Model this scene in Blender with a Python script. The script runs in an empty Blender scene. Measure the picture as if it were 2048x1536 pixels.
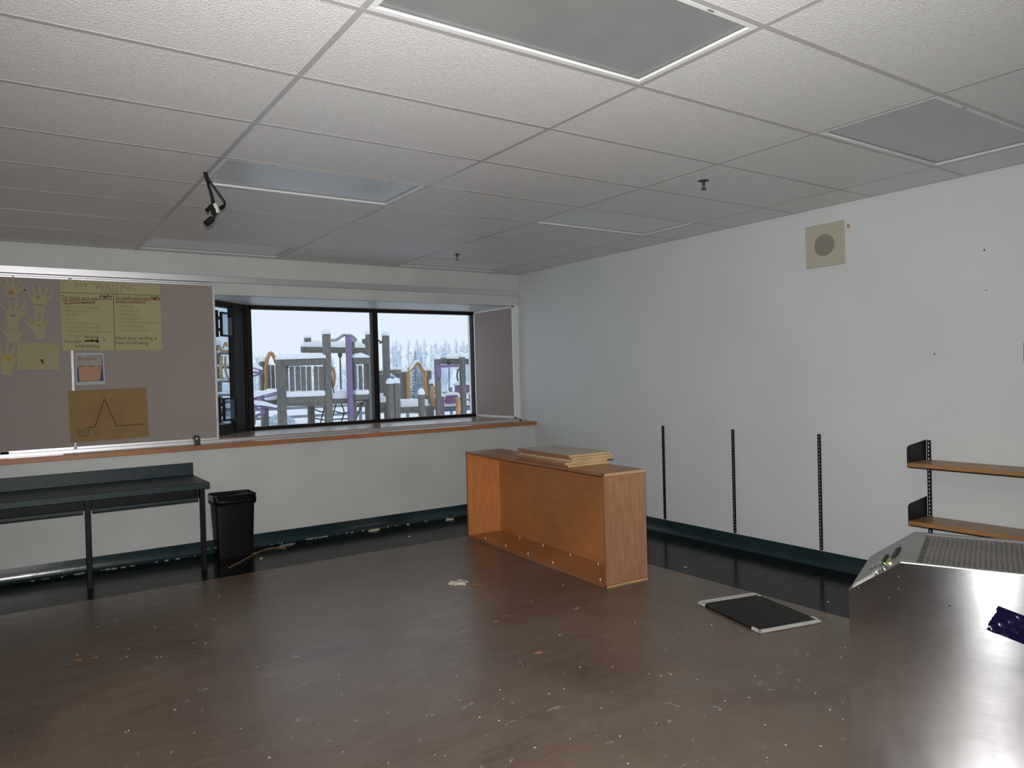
import bpy, bmesh, math, random
from mathutils import Vector, Matrix, Euler
from math import sin, cos, pi, radians as R

S = bpy.context.scene
COL = S.collection

# ------------------------------------------------------------------ camera
CAM = Vector((-5.0440, -7.1682, 1.5081))
YAW, PITCH, ROLL, FPX = 0.60238, -0.01292, -0.02693, 1474.69
_f = Vector((sin(YAW) * cos(PITCH), cos(YAW) * cos(PITCH), sin(PITCH)))
_r = _f.cross(Vector((0, 0, 1))).normalized()
_u = _r.cross(_f)
_r2 = cos(ROLL) * _r + sin(ROLL) * _u
_u2 = -sin(ROLL) * _r + cos(ROLL) * _u
cd = bpy.data.cameras.new('camera')
cam = bpy.data.objects.new('camera', cd)
COL.objects.link(cam)
cam.matrix_world = Matrix(((_r2.x, _u2.x, -_f.x, CAM.x), (_r2.y, _u2.y, -_f.y, CAM.y), (_r2.z, _u2.z, -_f.z, CAM.z), (0, 0, 0, 1)))
cd.sensor_width = 36
cd.lens = FPX / 2048 * 36
cd.clip_start = 0.05
cd.clip_end = 600
S.camera = cam

# ------------------------------------------------------------------ world (overcast winter sky)
w = bpy.data.worlds.new('overcast_sky')
S.world = w
w.use_nodes = True
bgn = w.node_tree.nodes['Background']
bgn.inputs[0].default_value = (0.86, 0.965, 1.05, 1)
bgn.inputs[1].default_value = 1.0

# ------------------------------------------------------------------ camera flash (the light the photograph was taken with)
ld = bpy.data.lights.new('flash', 'SPOT')
ld.energy = 750
ld.color = (1.0, 0.985, 0.975)
ld.shadow_soft_size = 0.025
ld.spot_size = R(127)
ld.spot_blend = 1.0
flash = bpy.data.objects.new('flash', ld)
COL.objects.link(flash)
flash.matrix_world = cam.matrix_world.copy()
flash.location = CAM + 0.08 * _u2 - 0.01 * _r2

# portals that guide daylight sampling through the window openings
def portal(name, loc, rot, sx, sy):
    d = bpy.data.lights.new(name, 'AREA')
    d.shape = 'RECTANGLE'; d.size = sx; d.size_y = sy
    d.cycles.is_portal = True
    o = bpy.data.objects.new(name, d); COL.objects.link(o)
    o.location = loc; o.rotation_euler = rot
portal('daylight_portal', (-1.42, 0.99, 1.65), (R(-90), 0, 0), 2.95, 1.4)

S.view_settings.view_transform = 'Standard'
S.view_settings.look = 'None'
S.view_settings.exposure = 0.0
S.view_settings.gamma = 1.0
S.view_settings.use_curve_mapping = False

# ------------------------------------------------------------------ helpers
def at(u, v, Y):
    """point of the plane y = Y that lies on the sight line of pixel (u, v)"""
    d = _f + (u - 1024) / FPX * _r2 - (v - 768) / FPX * _u2
    t = (Y - CAM.y) / d.y
    return CAM + t * d

def tag(o, label=None, cat=None, group=None, kind=None):
    if label: o['label'] = label
    if cat: o['category'] = cat
    if group: o['group'] = group
    if kind: o['kind'] = kind
    return o

def empty(name, loc=(0, 0, 0), rz=0.0, label=None, cat=None, group=None):
    o = bpy.data.objects.new(name, None)
    o.empty_display_size = 0.1
    COL.objects.link(o)
    o.location = loc
    o.rotation_euler = (0, 0, rz)
    return tag(o, label, cat, group)

class MB:
    def __init__(s):
        s.bm = bmesh.new()
    def box(s, x0, x1, y0, y1, z0, z1, bev=0.0, seg=1):
        vs = [s.bm.verts.new((x, y, z)) for z in (z0, z1) for x, y in ((x0, y0), (x1, y0), (x1, y1), (x0, y1))]
        fs = []
        for f in ((3, 2, 1, 0), (4, 5, 6, 7), (0, 1, 5, 4), (1, 2, 6, 5), (2, 3, 7, 6), (3, 0, 4, 7)):
            fs.append(s.bm.faces.new([vs[i] for i in f]))
        if bev > 0:
            es = list({e for f in fs for e in f.edges})
            bmesh.ops.bevel(s.bm, geom=es, offset=bev, segments=seg, affect='EDGES', profile=0.5)
        return s
    def poly(s, pts, vec, cap=True):
        """extrude the closed outline pts along vec"""
        vec = Vector(vec)
        a = [s.bm.verts.new(p) for p in pts]
        b = [s.bm.verts.new(Vector(p) + vec) for p in pts]
        n = len(pts)
        if cap:
            s.bm.faces.new(a[::-1]); s.bm.faces.new(b)
        for i in range(n):
            s.bm.faces.new((a[i], a[(i + 1) % n], b[(i + 1) % n], b[i]))
        return s
    def ring(s, pts_in, pts_out, vec):
        """frame between two outlines with the same number of points"""
        vec = Vector(vec); n = len(pts_in)
        A = [s.bm.verts.new(p) for p in pts_in]; B = [s.bm.verts.new(p) for p in pts_out]
        C = [s.bm.verts.new(Vector(p) + vec) for p in pts_in]; D = [s.bm.verts.new(Vector(p) + vec) for p in pts_out]
        for i in range(n):
            j = (i + 1) % n
            s.bm.faces.new((A[i], A[j], B[j], B[i])); s.bm.faces.new((C[j], C[i], D[i], D[j]))
            s.bm.faces.new((B[i], B[j], D[j], D[i])); s.bm.faces.new((A[j], A[i], C[i], C[j]))
        return s
    def beam(s, a, b, w, h=None, up=(0, 0, 1), bev=0.0):
        a = Vector(a); b = Vector(b); h = h or w
        d = (b - a).normalized(); up = Vector(up)
        if abs(d.dot(up)) > 0.98: up = Vector((0, 1, 0))
        sx = d.cross(up).normalized() * w / 2; sz = sx.cross(d).normalized() * h / 2
        pts = [a - sx - sz, a + sx - sz, a + sx + sz, a - sx + sz]
        n0 = len(s.bm.faces)
        s.poly(pts, b - a)
        if bev > 0:
            s.bm.faces.ensure_lookup_table()
            fs = s.bm.faces[n0:]
            es = list({e for f in fs for e in f.edges})
            bmesh.ops.bevel(s.bm, geom=es, offset=bev, segments=1, affect='EDGES')
        return s
    def tube(s, pts, r, n=8, closed=False):
        pts = [Vector(p) for p in pts]
        rs = r if isinstance(r, (list, tuple)) else [r] * len(pts)
        rings = []; prev = None
        m = len(pts)
        for i, p in enumerate(pts):
            if closed: t = (pts[(i + 1) % m] - pts[i - 1]).normalized()
            else: t = (pts[min(i + 1, m - 1)] - pts[max(i - 1, 0)]).normalized()
            if prev is None:
                ref = Vector((0, 0, 1)) if abs(t.z) < 0.9 else Vector((1, 0, 0))
                a = t.cross(ref).normalized()
            else:
                a = (prev - t * prev.dot(t)).normalized()
            prev = a; b = t.cross(a)
            rings.append([s.bm.verts.new(p + rs[i] * (cos(2 * pi * k / n) * a + sin(2 * pi * k / n) * b)) for k in range(n)])
        for i in range(m if closed else m - 1):
            A = rings[i]; B = rings[(i + 1) % m]
            for k in range(n):
                s.bm.faces.new((A[k], A[(k + 1) % n], B[(k + 1) % n], B[k]))
        if not closed:
            s.bm.faces.new(rings[0][::-1]); s.bm.faces.new(rings[-1])
        return s
    def lathe(s, prof, n=24, c=(0, 0, 0)):
        """profile of (r, z) turned about the vertical through c"""
        c = Vector(c); rings = []
        for r, z in prof:
            if r < 1e-6: rings.append([s.bm.verts.new(c + Vector((0, 0, z)))])
            else: rings.append([s.bm.verts.new(c + Vector((r * cos(2 * pi * k / n), r * sin(2 * pi * k / n), z))) for k in range(n)])
        for A, B in zip(rings, rings[1:]):
            for k in range(n):
                k2 = (k + 1) % n
                if len(A) == 1 and len(B) == 1: continue
                if len(A) == 1: s.bm.faces.new((A[0], B[k2], B[k]))
                elif len(B) == 1: s.bm.faces.new((A[k], A[k2], B[0]))
                else: s.bm.faces.new((A[k], A[k2], B[k2], B[k]))
        return s
    def xf(s, M, start=0):
        s.bm.verts.ensure_lookup_table()
        for v in s.bm.verts[start:]: v.co = M @ v.co
        return s
    def build(s, name, mat, parent=None, smooth=False, **kw):
        bmesh.ops.recalc_face_normals(s.bm, faces=s.bm.faces)
        me = bpy.data.meshes.new(name)
        s.bm.to_mesh(me); s.bm.free()
        if smooth:
            for p in me.polygons: p.use_smooth = True
            try: me.set_sharp_from_angle(angle=R(40))
            except Exception: pass
        me.materials.append(mat)
        o = bpy.data.objects.new(name, me)
        COL.objects.link(o)
        if parent: o.parent = parent
        tag(o, **kw)
        return o

def struct(o): o['kind'] = 'structure'; return o

def copy_tree(o, parent=None):
    c = o.copy(); COL.objects.link(c)
    if parent: c.parent = parent
    for ch in list(o.children): copy_tree(ch, c)
    return c

# ------------------------------------------------------------------ materials
def newmat(name):
    m = bpy.data.materials.new(name); m.use_nodes = True
    nt = m.node_tree; b = nt.nodes['Principled BSDF']
    return m, nt, b
def N(nt, t, **kw):
    n = nt.nodes.new(t)
    for k, v in kw.items():
        if k.startswith('_'): setattr(n, k[1:], v)
        else: n.inputs[k.replace('_', ' ')].default_value = v
    return n
def ramp(nt, src, stops):
    r = nt.nodes.new('ShaderNodeValToRGB')
    e = r.color_ramp.elements
    while len(e) < len(stops): e.new(0.5)
    for i, (p, c) in enumerate(stops):
        e[i].position = p; e[i].color = (*c, 1) if len(c) == 3 else c
    nt.links.new(src, r.inputs[0])
    return r
def M(name, col, rough=0.5, metal=0.0, var=0.06, scale=6.0, bump=0.0, bscale=200.0, spec=0.5, stretch=None, col2=None):
    m, nt, b = newmat(name)
    tc = N(nt, 'ShaderNodeTexCoord')
    src = tc.outputs['Object']
    if stretch:
        mp = N(nt, 'ShaderNodeMapping'); mp.inputs['Scale'].default_value = stretch
        nt.links.new(src, mp.inputs[0]); src = mp.outputs[0]
    nz = N(nt, 'ShaderNodeTexNoise', Scale=scale, Detail=5.0)
    nt.links.new(src, nz.inputs['Vector'])
    lo = tuple(max(0, c * (1 - var)) for c in col); hi = col2 or tuple(min(1, c * (1 + var)) for c in col)
    rp = ramp(nt, nz.outputs['Fac'], [(0.32, lo), (0.68, hi)])
    nt.links.new(rp.outputs[0], b.inputs['Base Color'])
    b.inputs['Roughness'].default_value = rough
    b.inputs['Metallic'].default_value = metal
    b.inputs['Specular IOR Level'].default_value = spec
    if bump:
        nb = N(nt, 'ShaderNodeTexNoise', Scale=bscale, Detail=3.0)
        nt.links.new(src, nb.inputs['Vector'])
        bp = N(nt, 'ShaderNodeBump', Strength=bump, Distance=0.004)
        nt.links.new(nb.outputs['Fac'], bp.inputs['Height'])
        nt.links.new(bp.outputs[0], b.inputs['Normal'])
    return m
def flat(name, col, rough=0.7, spec=0.3):
    return M(name, col, rough, var=0.04, scale=20, spec=spec)

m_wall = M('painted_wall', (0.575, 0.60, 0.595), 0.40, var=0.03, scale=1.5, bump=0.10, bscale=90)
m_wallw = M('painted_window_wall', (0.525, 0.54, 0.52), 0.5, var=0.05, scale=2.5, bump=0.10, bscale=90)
m_white = M('white_paint', (0.72, 0.73, 0.72), 0.35, var=0.02)
m_grid = M('ceiling_grid_paint', (0.40, 0.39, 0.385), 0.28, var=0.02)
m_base = M('dark_teal_vinyl_base', (0.012, 0.029, 0.032), 0.2, var=0.15, bump=0.25, bscale=14)
m_teal = M('dark_teal_laminate', (0.016, 0.035, 0.038), 0.42, var=0.1, scale=8, spec=.3)
m_black = M('black_metal', (0.006, 0.006, 0.007), 0.5, var=0.2, spec=.2)
m_blackpl = M('black_plastic', (0.005, 0.006, 0.005), 0.45, var=0.2, spec=.15)
m_bag = M('black_bin_liner', (0.004, 0.004, 0.005), 0.14, var=0.1, bump=0.8, bscale=22)
m_alu = M('aluminium', (0.66, 0.65, 0.67), 0.38, metal=0.85, var=0.03, stretch=(1, 40, 40))
m_steelr = M('grey_steel_trim', (0.33, 0.34, 0.36), 0.4, metal=0.5, var=0.05)
m_bronze = M('dark_bronze_window_frame', (0.012, 0.009, 0.009), 0.5, var=0.1, spec=.2)
m_fabric = M('tackboard_cloth', (0.33, 0.285, 0.262), 0.9, var=0.06, scale=120, bump=0.25, bscale=500, spec=0.1)
m_wboard = M('whiteboard_enamel', (0.85, 0.85, 0.86), 0.25, var=0.01)
m_snow = M('snow', (0.86, 0.90, 0.95), 0.8, var=0.03, scale=4, bump=0.3, bscale=6, spec=0.2)
m_timber = M('weathered_timber', (0.165, 0.158, 0.145), 0.85, var=0.3, scale=9, stretch=(6, 6, 1), bump=0.4, bscale=40)
m_purple = M('purple_painted_metal', (0.20, 0.145, 0.29), 0.4, var=0.08)  # saturation lowered in the colour to carry outdoor haze
m_magenta = M('magenta_plastic', (0.25, 0.13, 0.27), 0.45, var=0.08)
m_orange = M('orange_painted_metal', (0.50, 0.28, 0.12), 0.45, var=0.15)
m_bluep = M('blue_plastic', (0.10, 0.22, 0.42), 0.4)
m_rope = M('dark_rope', (0.06, 0.075, 0.08), 0.8)
m_beige = M('beige_speaker_enamel', (0.42, 0.405, 0.32), 0.45, var=0.02)
m_grille = M('speaker_grille', (0.22, 0.21, 0.165), 0.6, var=0.1, scale=300)
m_chrome = M('chrome', (0.75, 0.75, 0.75), 0.12, metal=1.0, var=0.02)
m_darkmetal = M('dark_sprinkler_metal', (0.06, 0.055, 0.05), 0.35, metal=0.6)
m_cream = M('cream_paper', (0.40, 0.36, 0.205), 0.8, var=0.04, scale=5)
m_paper = M('pale_yellow_paper', (0.37, 0.33, 0.19), 0.8, var=0.05, scale=6)
m_kraft = M('brown_kraft_paper', (0.27, 0.165, 0.068), 0.8, var=0.1, scale=7, bump=0.3, bscale=12)
m_offwhite = flat('white_photo_card', (0.42, 0.45, 0.45))
m_photo_o = M('orange_sheet_print', (0.36, 0.16, 0.06), 0.5, var=0.15, scale=30)
m_photo_w = flat('pale_sheet_print', (0.36, 0.32, 0.28))
m_photo_b = flat('dark_blue_print', (0.03, 0.05, 0.11))
m_ink = flat('black_marker', (0.02, 0.02, 0.02))
m_inkg = flat('dark_green_marker', (0.055, 0.065, 0.03))
m_red = flat('red_marker', (0.30, 0.04, 0.03))
m_darkred = flat('dark_red_marker', (0.06, 0.008, 0.012))
m_faint = flat('faded_brown_marker', (0.29, 0.225, 0.13))
m_pencil = flat('pencil_line', (0.16, 0.14, 0.09))
m_line = flat('brown_marker', (0.07, 0.035, 0.02))
m_yel = flat('yellow_marker', (0.42, 0.28, 0.02))
m_bl = flat('blue_green_marker', (0.10, 0.17, 0.17))
m_pinkish = flat('red_crayon', (0.33, 0.19, 0.10))
m_chip = M('plaster_chip', (0.52, 0.47, 0.38), 0.85, var=0.2, scale=60, bump=0.5, bscale=80)
m_leaf = M('brown_leaf_scrap', (0.24, 0.11, 0.055), 0.8, var=0.25, scale=60)
m_tan = M('tan_cane', (0.30, 0.20, 0.09), 0.6, var=0.15)
m_lightgrey = M('pale_grey_plastic', (0.48, 0.47, 0.44), 0.5, var=0.05)
m_navy = M('navy_tape', (0.010, 0.007, 0.040), 0.14, var=0.2, scale=12, bump=0.5, bscale=20)
m_stain = flat('orange_brown_stain', (0.36, 0.24, 0.12))
m_spot = flat('dark_speck', (0.10, 0.10, 0.10))
m_bluespot = flat('blue_speck', (0.03, 0.10, 0.30))
m_label = flat('white_sticker', (0.62, 0.62, 0.58))
m_ygreen = flat('yellow_green_sticker', (0.30, 0.30, 0.08))
m_frost_haze = M('hazed_frosted_bark', (0.66, 0.74, 0.83), 0.9, var=0.12, scale=4)  # frost plus distance haze, painted in as a tone close to the sky
m_conifer = M('snowy_needles', (0.36, 0.44, 0.52), 0.9, var=0.3, scale=6)
m_bush = M('snowy_bush', (0.45, 0.52, 0.60), 0.9, var=0.3, scale=5, bump=1.0, bscale=4)
m_rail = M('dark_fence_wood', (0.22, 0.24, 0.27), 0.8, var=0.2)

def glow(name, col, s):
    m, nt, b = newmat(name)
    b.inputs['Base Color'].default_value = (*col, 1)
    b.inputs['Emission Color'].default_value = (*col, 1)
    b.inputs['Emission Strength'].default_value = s
    return m
m_ledg = glow('green_indicator', (0.1, 1.0, 0.25), 3.0)
m_leda = glow('amber_indicator', (1.0, 0.6, 0.25), 2.0)

def wood(name, c1, c2, rough, sc=(1, 1, 1), bands=9.0, spec=0.5):
    m, nt, b = newmat(name)
    tc = N(nt, 'ShaderNodeTexCoord')
    mp = N(nt, 'ShaderNodeMapping'); mp.inputs['Scale'].default_value = sc
    nt.links.new(tc.outputs['Object'], mp.inputs[0])
    n1 = N(nt, 'ShaderNodeTexNoise', Scale=bands, Detail=8.0, Roughness=0.65, Distortion=0.8)
    nt.links.new(mp.outputs[0], n1.inputs['Vector'])
    rp = ramp(nt, n1.outputs['Fac'], [(0.30, c1), (0.70, c2)])
    n2 = N(nt, 'ShaderNodeTexNoise', Scale=1.2, Detail=3.0)
    nt.links.new(tc.outputs['Object'], n2.inputs['Vector'])
    rp2 = ramp(nt, n2.outputs['Fac'], [(0.3, (0.82, 0.82, 0.82)), (0.7, (1.1, 1.1, 1.1))])
    mx = N(nt, 'ShaderNodeMixRGB', _blend_type='MULTIPLY'); mx.inputs[0].default_value = 1
    nt.links.new(rp.outputs[0], mx.inputs[1]); nt.links.new(rp2.outputs[0], mx.inputs[2])
    nt.links.new(mx.outputs[0], b.inputs['Base Color'])
    b.inputs['Roughness'].default_value = rough
    b.inputs['Specular IOR Level'].default_value = spec
    return m
m_birch = wood('varnished_birch_ply', (0.36, 0.135, 0.042), (0.47, 0.19, 0.065), 0.33, (5, 1.0, 5))
m_birchv = wood('varnished_birch_ply_end', (0.31, 0.145, 0.075), (0.43, 0.235, 0.135), 0.36, (6, 6, 0.9), 6.0)
m_birchi = wood('varnished_birch_ply_upright', (0.44, 0.155, 0.042), (0.58, 0.235, 0.075), 0.33, (6, 6, 0.8), 5.0)
m_plytop = wood('board_face_veneer', (0.42, 0.33, 0.22), (0.52, 0.42, 0.30), 0.30, (5, 1, 5), 5.0)
m_plyedge = wood('raw_plywood_edge', (0.42, 0.27, 0.12), (0.66, 0.48, 0.25), 0.7, (1, 1, 30), 6.0)
m_plyedge2 = wood('varnished_plywood_edge', (0.24, 0.10, 0.045), (0.36, 0.16, 0.075), 0.4, (1, 1, 30), 6.0)
m_shelf = wood('shelf_laminate', (0.27, 0.135, 0.05), (0.36, 0.185, 0.075), 0.38, (6, 0.8, 6))
m_ledge = wood('ledge_laminate_top', (0.26, 0.20, 0.15), (0.33, 0.26, 0.20), 0.22, (0.8, 6, 6))
m_edge = wood('orange_wood_edging', (0.33, 0.125, 0.042), (0.46, 0.19, 0.07), 0.45, (0.8, 6, 6))

def ceiling_tile_mat():
    m, nt, b = newmat('vinyl_ceiling_tile')
    geo = N(nt, 'ShaderNodeNewGeometry')
    v = N(nt, 'ShaderNodeTexVoronoi', Scale=190.0)
    nt.links.new(geo.outputs['Position'], v.inputs['Vector'])
    n = N(nt, 'ShaderNodeTexNoise', Scale=130.0, Detail=4.0)
    nt.links.new(geo.outputs['Position'], n.inputs['Vector'])
    ad = N(nt, 'ShaderNodeMath', _operation='ADD')
    nt.links.new(v.outputs['Distance'], ad.inputs[0]); nt.links.new(n.outputs['Fac'], ad.inputs[1])
    bp = N(nt, 'ShaderNodeBump', Strength=0.55, Distance=0.003)
    nt.links.new(ad.outputs[0], bp.inputs['Height'])
    nt.links.new(bp.outputs[0], b.inputs['Normal'])
    n2 = N(nt, 'ShaderNodeTexNoise', Scale=160.0, Detail=2.0)
    nt.links.new(geo.outputs['Position'], n2.inputs['Vector'])
    rp = ramp(nt, n2.outputs['Fac'], [(0.35, (0.65, 0.648, 0.645)), (0.62, (0.735, 0.733, 0.73)), (0.72, (0.84, 0.84, 0.84))])
    nt.links.new(rp.outputs[0], b.inputs['Base Color'])
    b.inputs['Roughness'].default_value = 0.42
    return m
m_tile = ceiling_tile_mat()

def lens_mat():
    m, nt, b = newmat('prismatic_acrylic')
    geo = N(nt, 'ShaderNodeNewGeometry')
    v = N(nt, 'ShaderNodeTexVoronoi', Scale=60.0)
    nt.links.new(geo.outputs['Position'], v.inputs['Vector'])
    bp = N(nt, 'ShaderNodeBump', Strength=0.12, Distance=0.002)
    nt.links.new(v.outputs['Distance'], bp.inputs['Height'])
    nt.links.new(bp.outputs[0], b.inputs['Normal'])
    n2 = N(nt, 'ShaderNodeTexNoise', Scale=2.5, Detail=5.0)
    nt.links.new(geo.outputs['Position'], n2.inputs['Vector'])
    rp = ramp(nt, n2.outputs['Fac'], [(0.3, (0.17, 0.17, 0.165)), (0.7, (0.22, 0.22, 0.215))])
    nt.links.new(rp.outputs[0], b.inputs['Base Color'])
    b.inputs['Roughness'].default_value = 0.30
    b.inputs['IOR'].default_value = 1.65
    b.inputs['Sheen Weight'].default_value = 0.36  # cool sheen lobe stands in for window light on the lenses
    b.inputs['Sheen Roughness'].default_value = 0.35
    b.inputs['Sheen Tint'].default_value = (0.9, 0.96, 1.0, 1)
    return m
m_lens = lens_mat()

def floor_mat():
    m, nt, b = newmat('worn_linoleum_with_black_border')
    geo = N(nt, 'ShaderNodeNewGeometry')
    P = geo.outputs['Position']
    sep = N(nt, 'ShaderNodeSeparateXYZ'); nt.links.new(P, sep.inputs[0])
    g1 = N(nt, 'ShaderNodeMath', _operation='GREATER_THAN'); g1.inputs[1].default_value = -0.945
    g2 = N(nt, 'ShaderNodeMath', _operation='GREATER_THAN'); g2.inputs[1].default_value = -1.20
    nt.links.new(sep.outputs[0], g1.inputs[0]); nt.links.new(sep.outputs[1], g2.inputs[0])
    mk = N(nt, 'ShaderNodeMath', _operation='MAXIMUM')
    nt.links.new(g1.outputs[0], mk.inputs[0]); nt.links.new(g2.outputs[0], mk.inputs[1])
    # brown: broad mottling, streaky scuffs, fine grain
    n1 = N(nt, 'ShaderNodeTexNoise', Scale=1.1, Detail=7.0, Roughness=0.62, Distortion=0.6)
    nt.links.new(P, n1.inputs['Vector'])
    br = ramp(nt, n1.outputs['Fac'], [(0.28, (0.088, 0.056, 0.040)), (0.52, (0.138, 0.095, 0.067)), (0.75, (0.180, 0.138, 0.106))])
    mp = N(nt, 'ShaderNodeMapping'); mp.inputs['Scale'].default_value = (1.2, 5.0, 1); mp.inputs['Rotation'].default_value = (0, 0, 0.6)
    nt.links.new(P, mp.inputs[0])
    n2 = N(nt, 'ShaderNodeTexNoise', Scale=2.6, Detail=9.0, Roughness=0.7, Distortion=1.2)
    nt.links.new(mp.outputs[0], n2.inputs['Vector'])
    sc = ramp(nt, n2.outputs['Fac'], [(0.42, (0, 0, 0)), (0.78, (1, 1, 1))])
    mx = N(nt, 'ShaderNodeMixRGB'); mx.inputs[2].default_value = (0.16, 0.14, 0.125, 1)
    sm = N(nt, 'ShaderNodeMath', _operation='MULTIPLY'); sm.inputs[1].default_value = 0.6
    nt.links.new(sc.outputs[0], sm.inputs[0]); nt.links.new(sm.outputs[0], mx.inputs[0])
    nt.links.new(br.outputs[0], mx.inputs[1])
    n3 = N(nt, 'ShaderNodeTexNoise', Scale=150.0, Detail=2.0)
    nt.links.new(P, n3.inputs['Vector'])
    gr = ramp(nt, n3.outputs['Fac'], [(0.3, (0.85, 0.85, 0.85)), (0.7, (1.15, 1.13, 1.1))])
    mg = N(nt, 'ShaderNodeMixRGB', _blend_type='MULTIPLY'); mg.inputs[0].default_value = 1
    nt.links.new(mx.outputs[0], mg.inputs[1]); nt.links.new(gr.outputs[0], mg.inputs[2])
    # little white scuff dabs
    n4 = N(nt, 'ShaderNodeTexNoise', Scale=7.0, Detail=4.0, Roughness=0.8, Distortion=2.5)
    nt.links.new(P, n4.inputs['Vector'])
    dab = ramp(nt, n4.outputs['Fac'], [(0.635, (0, 0, 0)), (0.70, (1, 1, 1))])
    md = N(nt, 'ShaderNodeMixRGB'); md.inputs[2].default_value = (0.30, 0.29, 0.27, 1)
    nt.links.new(dab.outputs[0], md.inputs[0]); nt.links.new(mg.outputs[0], md.inputs[1])
    # black border
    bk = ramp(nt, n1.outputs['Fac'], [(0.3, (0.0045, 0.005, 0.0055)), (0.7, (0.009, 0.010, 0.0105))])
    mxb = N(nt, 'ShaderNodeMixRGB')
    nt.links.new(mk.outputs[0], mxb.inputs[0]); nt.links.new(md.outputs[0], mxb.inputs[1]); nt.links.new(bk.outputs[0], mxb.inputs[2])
    nt.links.new(mxb.outputs[0], b.inputs['Base Color'])
    rb = ramp(nt, n2.outputs['Fac'], [(0.3, (0.23, 0.23, 0.23)), (0.7, (0.38, 0.38, 0.38))])
    rk = ramp(nt, n2.outputs['Fac'], [(0.3, (0.12, 0.12, 0.12)), (0.8, (0.28, 0.28, 0.28))])
    mr = N(nt, 'ShaderNodeMixRGB')
    nt.links.new(mk.outputs[0], mr.inputs[0]); nt.links.new(rb.outputs[0], mr.inputs[1]); nt.links.new(rk.outputs[0], mr.inputs[2])
    nt.links.new(mr.outputs[0], b.inputs['Roughness'])
    mi = N(nt, 'ShaderNodeMath', _operation='MULTIPLY_ADD'); mi.inputs[1].default_value = -0.24; mi.inputs[2].default_value = 1.5
    nt.links.new(mk.outputs[0], mi.inputs[0]); nt.links.new(mi.outputs[0], b.inputs['IOR'])
    ms = N(nt, 'ShaderNodeMath', _operation='MULTIPLY_ADD'); ms.inputs[1].default_value = -0.28; ms.inputs[2].default_value = 0.5
    nt.links.new(mk.outputs[0], ms.inputs[0]); nt.links.new(ms.outputs[0], b.inputs['Specular IOR Level'])
    bp = N(nt, 'ShaderNodeBump', Strength=0.12, Distance=0.01)
    nt.links.new(n1.outputs['Fac'], bp.inputs['Height'])
    nt.links.new(bp.outputs[0], b.inputs['Normal'])
    return m
m_floor = floor_mat()

def glass_mat(name, tint, haze=0.0):
    m, nt, b = newmat(name)
    nt.nodes.remove(b)
    out = [n for n in nt.nodes if n.type == 'OUTPUT_MATERIAL'][0]
    tr = N(nt, 'ShaderNodeBsdfTransparent'); tr.inputs[0].default_value = (*tint, 1)
    gl = N(nt, 'ShaderNodeBsdfGlossy'); gl.inputs['Roughness'].default_value = 0.02
    lw = N(nt, 'ShaderNodeLayerWeight'); lw.inputs[0].default_value = 0.5
    pw5 = N(nt, 'ShaderNodeMath', _operation='POWER'); pw5.inputs[1].default_value = 5.0
    nt.links.new(lw.outputs['Facing'], pw5.inputs[0])
    fr = N(nt, 'ShaderNodeMath', _operation='MULTIPLY_ADD'); fr.inputs[1].default_value = 0.85; fr.inputs[2].default_value = 0.03
    nt.links.new(pw5.outputs[0], fr.inputs[0])
    mx = N(nt, 'ShaderNodeMixShader')
    nt.links.new(fr.outputs[0], mx.inputs[0]); nt.links.new(tr.outputs[0], mx.inputs[1]); nt.links.new(gl.outputs[0], mx.inputs[2])
    nt.links.new(mx.outputs[0], out.inputs[0])
    return m
m_glass = glass_mat('window_glass', (0.97, 0.98, 1.0))
m_glassd = glass_mat('tinted_window_glass', (0.72, 0.78, 0.84))
m_mesh = glass_mat('grey_screen_mesh', (0.80, 0.84, 0.88))

def steel_mat():
    m, nt, b = newmat('brushed_stainless_steel')
    tc = N(nt, 'ShaderNodeTexCoord')
    mp = N(nt, 'ShaderNodeMapping'); mp.inputs['Scale'].default_value = (1.5, 1.5, 90)
    nt.links.new(tc.outputs['Object'], mp.inputs[0])
    n1 = N(nt, 'ShaderNodeTexNoise', Scale=4.0, Detail=6.0)
    nt.links.new(mp.outputs[0], n1.inputs['Vector'])
    n2 = N(nt, 'ShaderNodeTexNoise', Scale=6.0, Detail=7.0, Roughness=0.7, Distortion=0.6)
    nt.links.new(tc.outputs['Object'], n2.inputs['Vector'])
    c = ramp(nt, n2.outputs['Fac'], [(0.3, (0.50, 0.50, 0.51)), (0.7, (0.62, 0.62, 0.63))])
    c2 = ramp(nt, n1.outputs['Fac'], [(0.3, (0.92, 0.92, 0.92)), (0.7, (1.06, 1.06, 1.06))])
    mx = N(nt, 'ShaderNodeMixRGB', _blend_type='MULTIPLY'); mx.inputs[0].default_value = 1
    nt.links.new(c.outputs[0], mx.inputs[1]); nt.links.new(c2.outputs[0], mx.inputs[2])
    nt.links.new(mx.outputs[0], b.inputs['Base Color'])
    b.inputs['Metallic'].default_value = 1.0
    r = ramp(nt, n2.outputs['Fac'], [(0.3, (0.146, 0.146, 0.146)), (0.75, (0.154, 0.154, 0.154))])
    nt.links.new(r.outputs[0], b.inputs['Roughness'])
    b.inputs['Anisotropic'].default_value = 1.0
    b.inputs['Anisotropic Rotation'].default_value = 0.25
    tg = N(nt, 'ShaderNodeTangent', _direction_type='RADIAL', _axis='Z')
    nt.links.new(tg.outputs[0], b.inputs['Tangent'])
    return m
m_steel = steel_mat()
m_steel2 = M('stainless_sheet', (0.30, 0.295, 0.285), 0.35, metal=0.9, var=0.1, scale=5)
m_steelmesh = M('stainless_expanded_mesh', (0.55, 0.54, 0.52), 0.28, metal=1.0, var=0.05)
m_cavity = M('dark_cavity_metal', (0.10, 0.085, 0.075), 0.5, metal=0.5)

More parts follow.
